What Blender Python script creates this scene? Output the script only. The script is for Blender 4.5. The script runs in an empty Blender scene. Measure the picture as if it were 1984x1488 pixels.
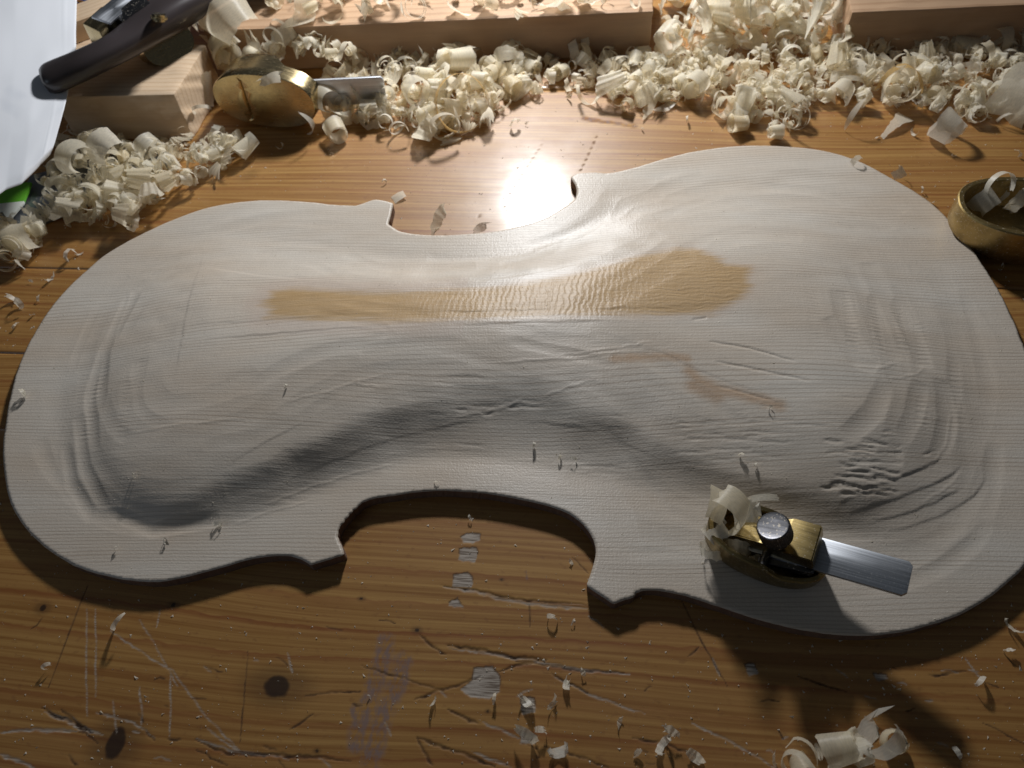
import bpy, bmesh, math, random
import numpy as np
from mathutils import Vector, Matrix, Euler
S = bpy.context.scene
COL = S.collection
rng = np.random.default_rng(7); random.seed(7)

# ------------------------------------------------------------------ camera
CAM_H = 0.2397; F = 1500.0; PITCH = math.radians(56.5); ROLL = math.radians(-6.0)
cr, sr, cp, sp = math.cos(ROLL), math.sin(ROLL), math.cos(PITCH), math.sin(PITCH)
RIGHT = np.array([1., 0, 0]); UP = np.array([0, sp, cp]); FWD = np.array([0, cp, -sp])
c_r = cr*RIGHT + sr*UP; c_u = -sr*RIGHT + cr*UP
cam = bpy.data.cameras.new('camera'); camo = bpy.data.objects.new('camera', cam); COL.objects.link(camo)
cam.sensor_width = 36; cam.lens = F/1984*36; cam.clip_start = 0.005; cam.clip_end = 20
M = Matrix.Identity(4)
for i in range(3):
    M[i][0] = c_r[i]; M[i][1] = c_u[i]; M[i][2] = -FWD[i]
M[2][3] = CAM_H
camo.matrix_world = M
S.camera = camo
cam.dof.use_dof = True; cam.dof.focus_distance = 0.26; cam.dof.aperture_fstop = 20.0

def at(px, py, z=0.0):
    """point at height z seen at photograph pixel (px, py)"""
    x = (px-992)/F; y = -(py-744)/F
    d = x*c_r + y*c_u + FWD
    return np.array([0, 0, CAM_H]) + d*((z-CAM_H)/d[2])

# ------------------------------------------------------------------ light
w = bpy.data.worlds.new('World'); S.world = w; w.use_nodes = True
w.node_tree.nodes['Background'].inputs[0].default_value = (0.80, 0.89, 1.0, 1)
w.node_tree.nodes['Background'].inputs[1].default_value = 0.034
LAMP = Vector((0.036, 0.485, 0.225))
ld = bpy.data.lights.new('desk_lamp', 'AREA'); ld.shape = 'DISK'; ld.size = 0.042; ld.energy = 1.55; ld.color = (0.975, 0.985, 1.0)
lo = bpy.data.objects.new('desk_lamp', ld); COL.objects.link(lo); lo.location = LAMP
lo.rotation_euler = (Vector((0.0, 0.26, 0.0))-LAMP).to_track_quat('-Z', 'Y').to_euler()
# soft daylight from a window off to the left, behind the photographer's shoulder
wd_ = bpy.data.lights.new('window_light', 'AREA'); wd_.shape = 'RECTANGLE'; wd_.size = 0.55; wd_.size_y = 0.45; wd_.energy = 0.60; wd_.color = (0.68, 0.82, 1.0)
wo_ = bpy.data.objects.new('window_light', wd_); COL.objects.link(wo_); wo_.location = (-0.85, -0.30, 0.55)
wo_.rotation_euler = (Vector((-0.05, 0.2, 0.0))-Vector(wo_.location)).to_track_quat('-Z', 'Y').to_euler()
S.view_settings.view_transform = 'Standard'; S.view_settings.look = 'None'; S.view_settings.gamma = 1.0
S.view_settings.exposure = 0.0; S.view_settings.use_curve_mapping = False

# ------------------------------------------------------------------ node helpers
class NT:
    def __init__(s, name):
        m = bpy.data.materials.new(name); m.use_nodes = True
        s.m = m; s.t = m.node_tree; s.t.nodes.clear()
        s.out = s.n('ShaderNodeOutputMaterial')
        s.p = s.n('ShaderNodeBsdfPrincipled'); s.l(s.p.outputs[0], s.out.inputs[0])
    def n(s, ty, **k):
        nd = s.t.nodes.new(ty)
        for a, b in k.items(): setattr(nd, a, b)
        return nd
    def l(s, a, b): s.t.links.new(a, b)
    def put(s, v, i):
        if isinstance(v, (int, float)): i.default_value = v
        elif isinstance(v, tuple): i.default_value = v if len(v) == 4 or i.type == 'VECTOR' else (*v, 1)
        else: s.l(v, i)
    def co(s, kind='Object'): return s.n('ShaderNodeTexCoord').outputs[kind]
    def mp(s, v, sc=(1, 1, 1), loc=(0, 0, 0), rot=(0, 0, 0)):
        m = s.n('ShaderNodeMapping'); s.l(v, m.inputs[0]); m.inputs[1].default_value = loc; m.inputs[2].default_value = rot; m.inputs[3].default_value = sc
        return m.outputs[0]
    def noise(s, v, scale=1, detail=3, rough=.55, dist=0.):
        m = s.n('ShaderNodeTexNoise'); s.l(v, m.inputs['Vector']); m.inputs['Scale'].default_value = scale
        m.inputs['Detail'].default_value = detail; m.inputs['Roughness'].default_value = rough; m.inputs['Distortion'].default_value = dist
        return m.outputs[0]
    def wave(s, v, scale, dist=0., det=2, dsc=1., direction='Y', prof='SIN'):
        m = s.n('ShaderNodeTexWave', wave_type='BANDS', bands_direction=direction, wave_profile=prof); s.l(v, m.inputs['Vector'])
        m.inputs['Scale'].default_value = scale; m.inputs['Distortion'].default_value = dist; m.inputs['Detail'].default_value = det; m.inputs['Detail Scale'].default_value = dsc
        return m.outputs['Fac']
    def ramp(s, f, stops):
        r = s.n('ShaderNodeValToRGB'); s.l(f, r.inputs[0]); e = r.color_ramp.elements
        while len(e) < len(stops): e.new(.5)
        for q, (p, c) in zip(e, stops):
            q.position = p; q.color = (c, c, c, 1) if isinstance(c, (int, float)) else (*c, 1)
        return r.outputs[0]
    def mix(s, f, a, b, mode='MIX'):
        m = s.n('ShaderNodeMix', data_type='RGBA', blend_type=mode)
        s.put(f, m.inputs[0]); s.put(a, m.inputs[6]); s.put(b, m.inputs[7]); return m.outputs[2]
    def math(s, op, a, b=0., c=None):
        m = s.n('ShaderNodeMath', operation=op); s.put(a, m.inputs[0]); s.put(b, m.inputs[1])
        if c is not None: s.put(c, m.inputs[2])
        return m.outputs[0]
    def attr(s, name): return s.n('ShaderNodeAttribute', attribute_name=name).outputs['Fac']
    def bump(s, h, strength=.3, dist=.001, prev=None):
        b = s.n('ShaderNodeBump'); b.inputs['Strength'].default_value = strength; b.inputs['Distance'].default_value = dist
        s.l(h, b.inputs['Height'])
        if prev is not None: s.l(prev, b.inputs['Normal'])
        return b.outputs[0]
    def set(s, **k):
        for a, b in k.items(): s.put(b, s.p.inputs[a.replace('_', ' ')])

def spruce_mat(name, base, dark, period, ringc=.8, rough=.6, fib=.12):
    t = NT(name); o = t.co()
    g = t.noise(t.mp(o, (6, 60, 60)), 1, 3)
    wv = t.n('ShaderNodeVectorMath', operation='ADD'); t.l(o, wv.inputs[0])
    cx = t.n('ShaderNodeCombineXYZ'); t.l(t.math('MULTIPLY', g, .006), cx.inputs[1]); t.l(t.math('MULTIPLY', g, .004), cx.inputs[2]); t.l(cx.outputs[0], wv.inputs[1])
    ring = t.wave(t.mp(wv.outputs[0], (1, 1, .6)), 2*math.pi/(20*period), .6, 2, 2., 'Y', 'SAW')
    rm = t.ramp(ring, [(0, 0.), (.55, .1), (.9, 1.), (1, .2)])
    fibre = t.noise(t.mp(o, (40, 1600, 1600)), 1, 2)
    blot = t.noise(o, 25, 3)
    c = t.mix(t.math('MULTIPLY', rm, ringc), base, dark)
    c = t.mix(fib, c, t.ramp(fibre, [(.3, (.35, .25, .17)), (.7, (1, .95, .88))]), 'MULTIPLY')
    c = t.mix(.25, c, t.ramp(blot, [(.3, .6), (.7, 1.)]), 'MULTIPLY')
    b = t.bump(fibre, .35, .0004); b = t.bump(t.noise(o, 900, 2), .25, .0002, b)
    t.set(Base_Color=c, Roughness=rough, Normal=b); t.p.inputs['Specular IOR Level'].default_value = .3
    return t.m

def metal_mat(name, col, rough, scale=(60, 900, 900), grime=.5, dust=.25, aniso=0., streak=.12):
    t = NT(name); o = t.co()
    br = t.noise(t.mp(o, scale), 1, 3); sm = t.noise(o, 140, 4, .65)
    c = t.mix(t.math('MULTIPLY', t.ramp(sm, [(.42, 0.), (.72, 1.)]), grime), col, tuple(x*.45 for x in col))
    c = t.mix(streak, c, t.ramp(br, [(.3, .45), (.6, .9), (.75, 1.15)]), 'MULTIPLY')
    r = t.math('ADD', t.math('MULTIPLY', br, .18), t.math('ADD', t.math('MULTIPLY', sm, .15), rough-.14))
    dm = t.math('MULTIPLY', t.ramp(t.noise(o, 1500, 2), [(.63, 0.), (.68, 1.)]), dust)
    t.set(Base_Color=t.mix(dm, c, (.7, .62, .5)), Roughness=r, Normal=t.bump(br, .12, .0002))
    t.l(t.math('SUBTRACT', 1., dm), t.p.inputs['Metallic'])
    t.p.inputs['Anisotropic'].default_value = aniso
    return t.m

# ------------------------------------------------------------------ object helpers
def mesh_np(name, V, Q=None, T=None, smooth=True):
    me = bpy.data.meshes.new(name); V = np.asarray(V, np.float32)
    me.vertices.add(len(V)); me.vertices.foreach_set('co', V.ravel())
    fl = []; 
    nq = 0 if Q is None else len(Q); nt = 0 if T is None else len(T)
    li = np.concatenate([np.asarray(Q, np.int32).ravel() if nq else np.zeros(0, np.int32), np.asarray(T, np.int32).ravel() if nt else np.zeros(0, np.int32)])
    me.loops.add(len(li)); me.loops.foreach_set('vertex_index', li)
    me.polygons.add(nq+nt)
    st = np.concatenate([np.arange(nq)*4, nq*4+np.arange(nt)*3]).astype(np.int32)
    me.polygons.foreach_set('loop_start', st)
    me.polygons.foreach_set('use_smooth', np.full(nq+nt, smooth))
    me.update(calc_edges=True); me.validate()
    return me
def obj(name, me, mat=None, parent=None, loc=None, rot=None):
    o = bpy.data.objects.new(name, me); COL.objects.link(o)
    if mat is not None and me is not None and not me.materials: me.materials.append(mat)
    if parent is not None: o.parent = parent
    if loc is not None: o.location = loc
    if rot is not None: o.rotation_euler = rot
    return o
def tag(o, label, cat, group=None):
    o['label'] = label; o['category'] = cat
    if group: o['group'] = group
    return o
def empty(name, loc=(0, 0, 0), rot=(0, 0, 0)):
    o = bpy.data.objects.new(name, None); COL.objects.link(o); o.location = loc; o.rotation_euler = rot; o.empty_display_size = .01
    return o
def bm_mesh(name, bm, smooth=True, angle=35):
    bmesh.ops.recalc_face_normals(bm, faces=bm.faces)
    me = bpy.data.meshes.new(name); bm.to_mesh(me); bm.free()
    if smooth:
        for p in me.polygons: p.use_smooth = True
        me.set_sharp_from_angle(angle=math.radians(angle))
    return me
def hexa(name, bot, top, bev=.0006, seg=2):
    bm = bmesh.new(); b = [bm.verts.new(p) for p in bot]; t = [bm.verts.new(p) for p in top]; n = len(b)
    bm.faces.new(b[::-1]); bm.faces.new(t)
    for i in range(n): bm.faces.new((b[i], b[(i+1) % n], t[(i+1) % n], t[i]))
    if bev: bmesh.ops.bevel(bm, geom=bm.edges[:], offset=bev, segments=seg, affect='EDGES', profile=.6)
    return bm_mesh(name, bm)
def boxm(name, sx, sy, sz, bev=.0004, seg=2, off=(0, 0, 0)):
    x, y, z = sx/2, sy/2, sz/2; ox, oy, oz = off
    bot = [(ox-x, oy-y, oz-z), (ox+x, oy-y, oz-z), (ox+x, oy+y, oz-z), (ox-x, oy+y, oz-z)]
    return hexa(name, bot, [(a, b, c+sz) for a, b, c in bot], bev, seg)

def vnoise(x, y, seed=0):
    """smooth value noise, unit lattice"""
    xi = np.floor(x).astype(np.int64); yi = np.floor(y).astype(np.int64); fx = x-xi; fy = y-yi
    fx = fx*fx*(3-2*fx); fy = fy*fy*(3-2*fy)
    def h(a, b):
        n = (a*374761393+b*668265263+seed*1274126177) & 0x7fffffff
        n = ((n ^ (n >> 13))*1274126177) & 0x7fffffff
        return ((n ^ (n >> 16)) & 0xffff)/65535.
    return (h(xi, yi)*(1-fx)+h(xi+1, yi)*fx)*(1-fy)+(h(xi, yi+1)*(1-fx)+h(xi+1, yi+1)*fx)*fy
def fbm(x, y, seed=0, o=3):
    r = 0; a = .5
    for i in range(o): r = r+a*vnoise(x*2**i, y*2**i, seed+i*17); a *= .5
    return r
def sstep(a, b, x): t = np.clip((x-a)/(b-a), 0, 1); return t*t*(3-2*t)
def seg_dist(P, pts):
    """distance from points P (n,2) to a polyline, and the arc parameter 0..1"""
    pts = np.asarray(pts, float); L = np.r_[0, np.cumsum(np.linalg.norm(np.diff(pts, axis=0), axis=1))]
    best = np.full(len(P), 1e9); arc = np.zeros(len(P))
    for i in range(len(pts)-1):
        a, b = pts[i], pts[i+1]; d = b-a; l2 = d@d+1e-12
        t = np.clip(((P-a)@d)/l2, 0, 1); q = P-a-t[:, None]*d; dd = np.hypot(q[:, 0], q[:, 1])
        m = dd < best; best[m] = dd[m]; arc[m] = (L[i]+t[m]*(L[i+1]-L[i]))/L[-1]
    return best, arc
def inpoly(P, poly):
    x, y = P[:, 0], P[:, 1]; r = np.zeros(len(P), bool); n = len(poly)
    for i in range(n):
        x1, y1 = poly[i]; x2, y2 = poly[(i+1) % n]
        if y1 == y2: continue
        r ^= ((y1 > y) != (y2 > y)) & (x < (x2-x1)*(y-y1)/(y2-y1)+x1)
    return r
def catmull(pts, step):
    pts = np.asarray(pts, float); P = np.vstack([2*pts[0]-pts[1], pts, 2*pts[-1]-pts[-2]]); out = []
    for i in range(1, len(P)-2):
        p0, p1, p2, p3 = P[i-1:i+3]; n = max(1, int(round(np.linalg.norm(p2-p1)/step)))
        t = (np.arange(n)/n)[:, None]
        out.append(.5*((2*p1)+(-p0+p2)*t+(2*p0-5*p1+4*p2-p3)*t*t+(-p0+3*p1-3*p2+p3)*t**3))
    return np.vstack(out+[pts[-1:]])

# ------------------------------------------------------------------ workbench
GA = math.radians(-9.5); gx = np.array([math.cos(GA), math.sin(GA)]); gn = np.array([-math.sin(GA), math.cos(GA)])
def guv(px, py, z=0.): q = at(px, py, z)[:2]; return np.array([q@gx, q@gn])*1000   # mm along / across the grain

def bench_material():
    t = NT('varnished_pine'); o = t.co()
    oi = t.n('ShaderNodeObjectInfo').outputs['Random']
    sh = t.n('ShaderNodeVectorMath', operation='ADD'); cx = t.n('ShaderNodeCombineXYZ'); t.l(t.math('MULTIPLY', oi, 7.), cx.inputs[0]); t.l(t.math('MULTIPLY', oi, 3.), cx.inputs[1])
    t.l(o, sh.inputs[0]); t.l(cx.outputs[0], sh.inputs[1]); p = sh.outputs[0]
    warp = t.noise(t.mp(p, (2.2, 9, 1)), 1, 2)
    ad = t.n('ShaderNodeVectorMath', operation='ADD'); c2 = t.n('ShaderNodeCombineXYZ'); t.l(t.math('MULTIPLY', warp, .035), c2.inputs[1]); t.l(p, ad.inputs[0]); t.l(c2.outputs[0], ad.inputs[1])
    q = ad.outputs[0]
    ring = t.wave(q, 2*math.pi/(20*.0085), .8, 2, 3., 'Y', 'SAW')
    late = t.ramp(ring, [(0, .1), (.5, 0.), (.82, .35), (.95, 1.), (1, .1)])
    fine = t.noise(t.mp(q, (8, 700, 1)), 1, 4, .6)
    fib = t.noise(t.mp(p, (60, 2600, 1)), 1, 2)
    blot = t.noise(t.mp(p, (7, 16, 1)), 1, 4, .6)
    c = t.mix(t.ramp(fine, [(.36, 0.), (.64, 1.)]), (.25, .112, .024), (.415, .230, .068))
    c = t.mix(t.math('MULTIPLY', late, t.ramp(t.noise(t.mp(q, (3, 60, 1)), 1, 2), [(.3, .15), (.7, .8)])), c, (.20, .055, .012))
    c = t.mix(t.math('MULTIPLY', t.ramp(blot, [(.35, 0.), (.75, 1.)]), .45), c, (.26, .105, .030))
    c = t.mix(t.math('MULTIPLY', t.ramp(t.noise(t.mp(p, (300, 500, 1)), 1, 2), [(.60, 0.), (.72, 1.)]), .30), c, (.16, .06, .02))
    # wear: its own marks, drawn into the plank as attributes
    stain = t.attr('stain'); knot = t.attr('knot'); wear = t.attr('wear'); gouge = t.attr('gouge')
    sn = t.ramp(t.noise(t.mp(p, (500, 260, 1)), 1, 3, .7), [(.38, .1), (.6, 1.)])
    c = t.mix(t.math('MULTIPLY', t.math('MULTIPLY', stain, sn), .8), c, (.20, .145, .14))
    c = t.mix(knot, c, (.014, .005, .002))
    wood = t.mix(t.ramp(t.noise(t.mp(p, (150, 2200, 1)), 1, 3), [(.35, 0.), (.6, 1.)]), (.17, .13, .10), (.46, .40, .34))
    c = t.mix(wear, c, wood)
    c = t.mix(gouge, c, (.05, .028, .018))
    dull = t.math('MAXIMUM', wear, t.math('MAXIMUM', gouge, t.math('MULTIPLY', stain, .8)))
    sm = t.noise(p, 45, 3, .6)
    b = t.bump(fine, .06, .0005); b = t.bump(fib, .05, .0003, b); b = t.bump(t.noise(t.mp(p, (90, 140, 1)), 1, 3), .05, .001, b)
    t.set(Base_Color=c, Normal=b)
    t.l(t.math('ADD', t.math('MULTIPLY', sm, .16), t.math('ADD', t.math('MULTIPLY', dull, .30), .40)), t.p.inputs['Roughness'])
    t.l(t.math('MULTIPLY', t.math('SUBTRACT', 1., dull), .28), t.p.inputs['Coat Weight'])
    t.l(t.math('ADD', .07, t.math('MULTIPLY', t.noise(t.mp(p, (30, 120, 1)), 1, 4, .65), .20)), t.p.inputs['Coat Roughness'])
    t.l(t.math('SUBTRACT', .5, t.math('MULTIPLY', dull, .45)), t.p.inputs['Specular IOR Level'])
    return t.m
BENCH = bench_material()
bench = empty('workbench'); bench['kind'] = 'structure'

MARKS = []   # (kind, polyline px, width mm, depth mm, jitter)
def mk(kind, w, d, *pts, j=.25): MARKS.append((kind, [guv(*p) for p in pts], w, d, j))
# chipped varnish in the waist, front to back
CHIPS = [[(892,1040),(905,1032),(930,1034),(931,1048),(915,1053),(898,1052)], [(889,1062),(922,1060),(925,1070),(921,1090),(888,1086)],
         [(878,1112),(905,1109),(916,1118),(913,1139),(876,1137)], [(870,1166),(885,1158),(893,1168),(900,1178),(868,1174)],
         [(918,1293),(955,1291),(968,1310),(969,1340),(950,1354),(910,1352),(892,1336),(912,1318)],
         [(1008,1350),(1035,1352),(1038,1380),(1012,1384)], [(1010,1420),(1040,1424),(1038,1442),(1008,1440)],[(1440,1286),(1462,1284),(1470,1305),(1450,1312)],[(1692,1304),(1716,1306),(1720,1316),(1698,1320)]]
# long gouges and scratches (light = bare wood, dark = grime)
mk('wear', .9, .25, (858,1137),(905,1143),(960,1158),(1005,1167),(1060,1174),(1137,1180)); mk('gouge', .5, .3, (852,1136),(900,1140),(1000,1161),(1137,1173))
mk('gouge', .9, .4, (868,1250),(920,1257),(990,1272),(1060,1279)); mk('wear', .7, .2, (870,1256),(960,1268),(1060,1286),(1140,1300),(1220,1306))
mk('gouge', .5, .2, (1000,1280),(1130,1300),(1210,1303)); mk('gouge', .6, .3, (803,1356),(850,1338),(890,1328),(930,1311)); mk('gouge', .7, .3, (966,1302),(1000,1288),(1040,1284))
mk('gouge', .6, .3, (813,1230),(840,1254),(864,1268)); mk('gouge', .7, .3, (1068,1306),(1100,1322),(1140,1342)); mk('wear', .5, .2, (1075,1312),(1150,1348),(1250,1385))
mk('gouge', .9, .4, (868,1374),(895,1388),(925,1402)); mk('wear', .6, .2, (935,1400),(970,1414),(1006,1430)); mk('gouge', .8, .4, (808,1428),(850,1445),(900,1462),(960,1484))
mk('gouge', .7, .4, (808,1430),(820,1455),(838,1484)); mk('wear', .6, .2, (915,1456),(950,1470),(990,1488)); mk('gouge', .5, .3, (1055,1446),(1110,1462),(1180,1488))
mk('gouge', .5, .25, (700,1292),(740,1302),(800,1322),(860,1340)); mk('gouge', .4, .2, (590,1348),(650,1342),(700,1338)); mk('gouge', .5, .2, (560,1415),(590,1395),(608,1382))
mk('wear', .35, .1, (330,1304),(331,1360),(329,1428)); mk('wear', .35, .1, (270,1332),(274,1370),(275,1404)); mk('wear', .3, .1, (168,1180),(167,1300),(169,1390)); mk('wear', .3, .1, (185,1180),(186,1260),(185,1350))
mk('wear', .3, .08, (215,1222),(290,1275),(335,1300),(400,1390),(470,1460)); mk('wear', .3, .1, (400,1412),(440,1440),(470,1460)); mk('wear', .3, .08, (218,1358),(222,1390),(226,1420))
mk('wear', 1.0, .3, (85,1380),(120,1392),(150,1408),(200,1424)); mk('gouge', .8, .4, (80,1372),(110,1388),(150,1400),(180,1420)); mk('wear', .8, .3, (0,1418),(60,1414),(150,1416)); mk('gouge', .5, .3, (118,1374),(150,1404),(190,1440))
mk('wear', .9, .3, (0,1462),(40,1475),(70,1490)); mk('gouge', .6, .3, (130,1466),(150,1484)); mk('wear', .4, .2, (185,1382),(260,1400),(300,1430)); mk('gouge', .6, .35, (280,1418),(300,1436)); mk('gouge', .6, .3, (325,1432),(350,1434))
mk('gouge', .8, .4, (378,1432),(440,1460),(520,1464),(600,1466),(680,1476)); mk('wear', .5, .2, (380,1430),(450,1455),(560,1470)); mk('gouge', .5, .3, (510,1448),(535,1456)); mk('gouge', .4, .3, (380,1452),(440,1484))
mk('gouge', .3, .1, (170,1135),(155,1170),(110,1290),(95,1330)); mk('gouge', .25, .1, (480,1262),(474,1340),(465,1440)); mk('wear', .3, .1, (270,1200),(310,1270),(345,1330)); mk('wear', .4, .15, (556,1265),(568,1302)); mk('wear', .3, .1, (310,1180),(304,1215))
mk('gouge', .35, .15, (1140,1110),(1120,1090),(1108,1080)); mk('gouge', .4, .15, (1026,1172),(1027,1215)); mk('gouge', .35, .12, (1320,1160),(1345,1215),(1375,1270),(1410,1330)); mk('wear', .5, .2, (1380,1275),(1395,1310))
mk('wear', .3, .1, (1870,1275),(1900,1315)); mk('gouge', .5, .2, (1800,1310),(1872,1300)); mk('gouge', .3, .1, (1905,1400),(1984,1440)); mk('gouge', .5, .25, (1545,1310),(1640,1340)); mk('gouge', .6, .3, (1225,1430),(1290,1440),(1360,1470)); mk('wear', .5, .2, (1340,1400),(1420,1440),(1500,1486))
mk('gouge', .3, .1, (1160,255),(1140,300),(1120,340)); mk('wear', .25, .08, (985,380),(1010,340),(1050,280)); mk('gouge', .3, .15, (928,412),(930,425)); mk('wear', .25, .08, (40,800),(60,860)); mk('wear', .3, .1, (1920,575),(1984,610))
for i in range(46):       # short random nicks in the working area
    px, py = rng.uniform(0, 1984), rng.uniform(1180, 1488)
    a = rng.normal(.25, .5); l = rng.uniform(8, 40)
    mk('gouge' if rng.random() < .55 else 'wear', rng.uniform(.25, .5), .12, (px, py), (px+l*.5*math.cos(a), py+l*.5*math.sin(a)+rng.normal(0, 2)), (px+l*math.cos(a), py+l*math.sin(a)))
KNOTS = [((537,1330),4.4,3.6), ((224,1440),3.2,5.0), ((83,1178),1.2,1.3), ((336,1172),.9,.8), ((808,1221),.75,.75), ((700,1160),.6,.5), ((614,1455),.5,.5), ((945,1378),.4,.4), ((972,1123),.4,.4), ((1550,1213),.6,.6)]
STAINS = [([(748,1245),(738,1290),(722,1340),(700,1400),(690,1440)],5.0), ([(780,1282),(768,1330),(745,1380),(730,1430),(715,1488)],5.2), ([(684,1370),(690,1390)],2.0), ([(1019,1104),(1021,1122)],.9), ([(1130,230),(1230,245)],2.2)]

def make_plank(v0, v1, u0, u1, du, dv, gap=.16):
    U = np.arange(u0, u1+du/2, du); Vv = np.linspace(v0, v1, max(3, int((v1-v0)/dv))); nu, nv = len(U), len(Vv)
    uu, vv = np.meshgrid(U, Vv); P = np.stack([uu.ravel(), vv.ravel()], 1)
    z = np.zeros(len(P)); A = {k: np.zeros(len(P)) for k in ('wear', 'gouge', 'knot', 'stain')}
    if du < 1.2:
        n1 = fbm(P[:, 0]/.9, P[:, 1]/.6, 3); n2 = fbm(P[:, 0]/2.5, P[:, 1]/2.5, 9)
        for kind, pts, wd, dp, j in MARKS:
            pts = np.array(pts); lo_, hi = pts.min(0)-3, pts.max(0)+3
            ix = np.where((P[:, 0] > lo_[0]) & (P[:, 0] < hi[0]) & (P[:, 1] > lo_[1]) & (P[:, 1] < hi[1]))[0]
            if not len(ix): continue
            d, s = seg_dist(P[ix]+((n2[ix]-.45)*1.2)[:, None]*np.array([.3, 1.]), pts)
            w_ = wd*.5*(np.clip(np.minimum(s, 1-s)*6, .15, 1))*(.45+1.2*n1[ix])+.06
            m = 1-sstep(w_*.5, w_+.16, d)
            A[kind][ix] = np.maximum(A[kind][ix], m*np.clip(.1+1.3*n2[ix], 0, 1)); z[ix] -= m*dp*.4
        for ch in CHIPS:
            pl = np.array([guv(*p) for p in ch]); q = P+np.stack([(n2-.45)*1.1, (n1-.45)*.9], 1)
            lo_, hi = pl.min(0)-2, pl.max(0)+2
            ix = np.where((P[:, 0] > lo_[0]) & (P[:, 0] < hi[0]) & (P[:, 1] > lo_[1]) & (P[:, 1] < hi[1]))[0]
            if not len(ix): continue
            ins = inpoly(q[ix], pl); d, _ = seg_dist(q[ix], np.vstack([pl, pl[:1]])); sd = np.where(ins, d, -d)
            m = sstep(-.1, .25, sd); A['wear'][ix] = np.maximum(A['wear'][ix], m); z[ix] -= m*.10
            A['gouge'][ix] = np.maximum(A['gouge'][ix], np.exp(-(sd/.22)**2)*.75*(P[ix, 1] > pl[:, 1].mean()))  # thin dark line along the far half of each chip's rim
        for (p, a, b) in KNOTS:
            c = guv(*p); r = np.hypot((P[:, 0]-c[0])/a, (P[:, 1]-c[1])/b)*(1+.35*(n2-.45)); A['knot'] = np.maximum(A['knot'], (1-sstep(.72, 1.15, r))*.92)
            A['knot'] = np.maximum(A['knot'], .38*(1-sstep(.8, 2.4, np.hypot((P[:, 0]-c[0])/a/1.5, (P[:, 1]-c[1])/b))))
        for pts, wd in STAINS:
            d, s = seg_dist(P, [guv(*p) for p in pts]); A['stain'] = np.maximum(A['stain'], 1-sstep(wd*.3, wd*.75, d+(n2-.45)*2))
    ed = np.minimum(P[:, 1]-v0, v1-P[:, 1]); z -= .22*np.clip(1-ed/.5, 0, 1)**2
    X = np.stack([P[:, 0], P[:, 1]+np.where(P[:, 1] <= v0, gap/2, np.where(P[:, 1] >= v1, -gap/2, 0)), z], 1)/1000
    i = (np.arange(nv-1)[:, None]*nu+np.arange(nu-1)[None]).ravel(); Q = np.stack([i, i+1, i+nu+1, i+nu], 1)
    # sides and underside
    lo0 = np.arange(nu); hi0 = (nv-1)*nu+np.arange(nu); base = len(X)
    low = X[np.r_[lo0, hi0]].copy(); low[:, 2] = -.028; X = np.vstack([X, low])
    a = np.arange(nu-1); Q = np.vstack([Q, np.stack([base+a, base+a+1, lo0[a]+1, lo0[a]], 1), np.stack([hi0[a], hi0[a]+1, base+nu+a+1, base+nu+a], 1)])
    me = mesh_np('plank', X, Q)
    for k, v in A.items():
        at_ = me.attributes.new(k, 'FLOAT', 'POINT'); at_.data.foreach_set('value', np.r_[v, np.zeros(2*nu)].astype(np.float32))
    return obj('plank', me, BENCH, bench, rot=(0, 0, GA))
J1 = guv(20, 685)[1]; J2 = guv(1960, 560)[1]
make_plank(-160, -22, -420, 420, 8, 8)
make_plank(-22, 128, -212, 180, .33, .33)
make_plank(128, J1, -420, 420, 1.0, 1.0)
make_plank(J1, J2, -420, 420, 1.6, 1.6)
make_plank(J2, 330, -420, 420, 1.1, 1.1)
make_plank(330, 450, -520, 520, 3, 3)
make_plank(450, 580, -560, 560, 6, 6)
make_plank(580, 760, -600, 600, 8, 8)

# ------------------------------------------------------------------ violin plate
TZ = 0.005
PA = math.radians(-6.4); px_ = np.array([math.cos(PA), math.sin(PA)]); pn_ = np.array([-math.sin(PA), math.cos(PA)])
PO = at(990, 744, TZ)[:2]
def puv(px, py, z=TZ): q = at(px, py, z)[:2]-PO; return np.array([q@px_, q@pn_])*1000
SEGS = [
 [(565,1077),(530,1076),(480,1085),(420,1102),(350,1120),(290,1127),(210,1117),(150,1098),(100,1070),(60,1035),(30,995),(12,945),(5,870),(12,805),(30,725),(60,655),(110,580),(165,525),(215,485),(300,440),(390,405),(460,391),(530,387),(600,391),(650,396),(689,398)],
 [(689,398),(707,392),(727,386),(745,388),(762,393)], [(762,393),(757,414),(752,433)],
 [(752,433),(762,440),(775,447),(800,452.5),(850,455),(900,453),(960,447),(1020,434),(1060,420),(1090,403),(1110,389),(1116,380),(1117,365),(1111,352),(1103,342)],
 [(1103,342),(1120,335),(1150,333),(1175,335),(1203,331)],
 [(1203,331),(1240,321),(1300,303),(1360,290),(1420,283),(1470,281),(1540,284),(1600,292),(1660,310),(1720,340),(1780,375),(1820,406),(1860,450),(1900,505),(1940,570),(1975,645),(2005,725),(2028,810),(2036,890),(2030,970),(2012,1040),(1984,1099),(1960,1122),(1920,1155),(1860,1190),(1790,1215),(1720,1228),(1640,1231),(1560,1222),(1480,1203),(1400,1178),(1330,1155),(1280,1145),(1250,1144),(1232,1149)],
 [(1232,1149),(1229,1156),(1205,1163),(1190,1171)], [(1190,1171),(1170,1157),(1136,1135)],
 [(1136,1135),(1147,1105),(1155,1070),(1151,1050),(1140,1030),(1120,1008),(1085,987),(1020,970),(953,957),(880,951),(820,952),(760,960),(715,968),(690,984),(672,1003),(657,1025),(655,1040),(660,1053),(668,1075)],
 [(668,1075),(640,1083),(601,1095)], [(601,1095),(585,1084),(565,1077)]]
OUT = np.vstack([catmull([puv(*p) for p in s], .45)[:-1] for s in SEGS])
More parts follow.
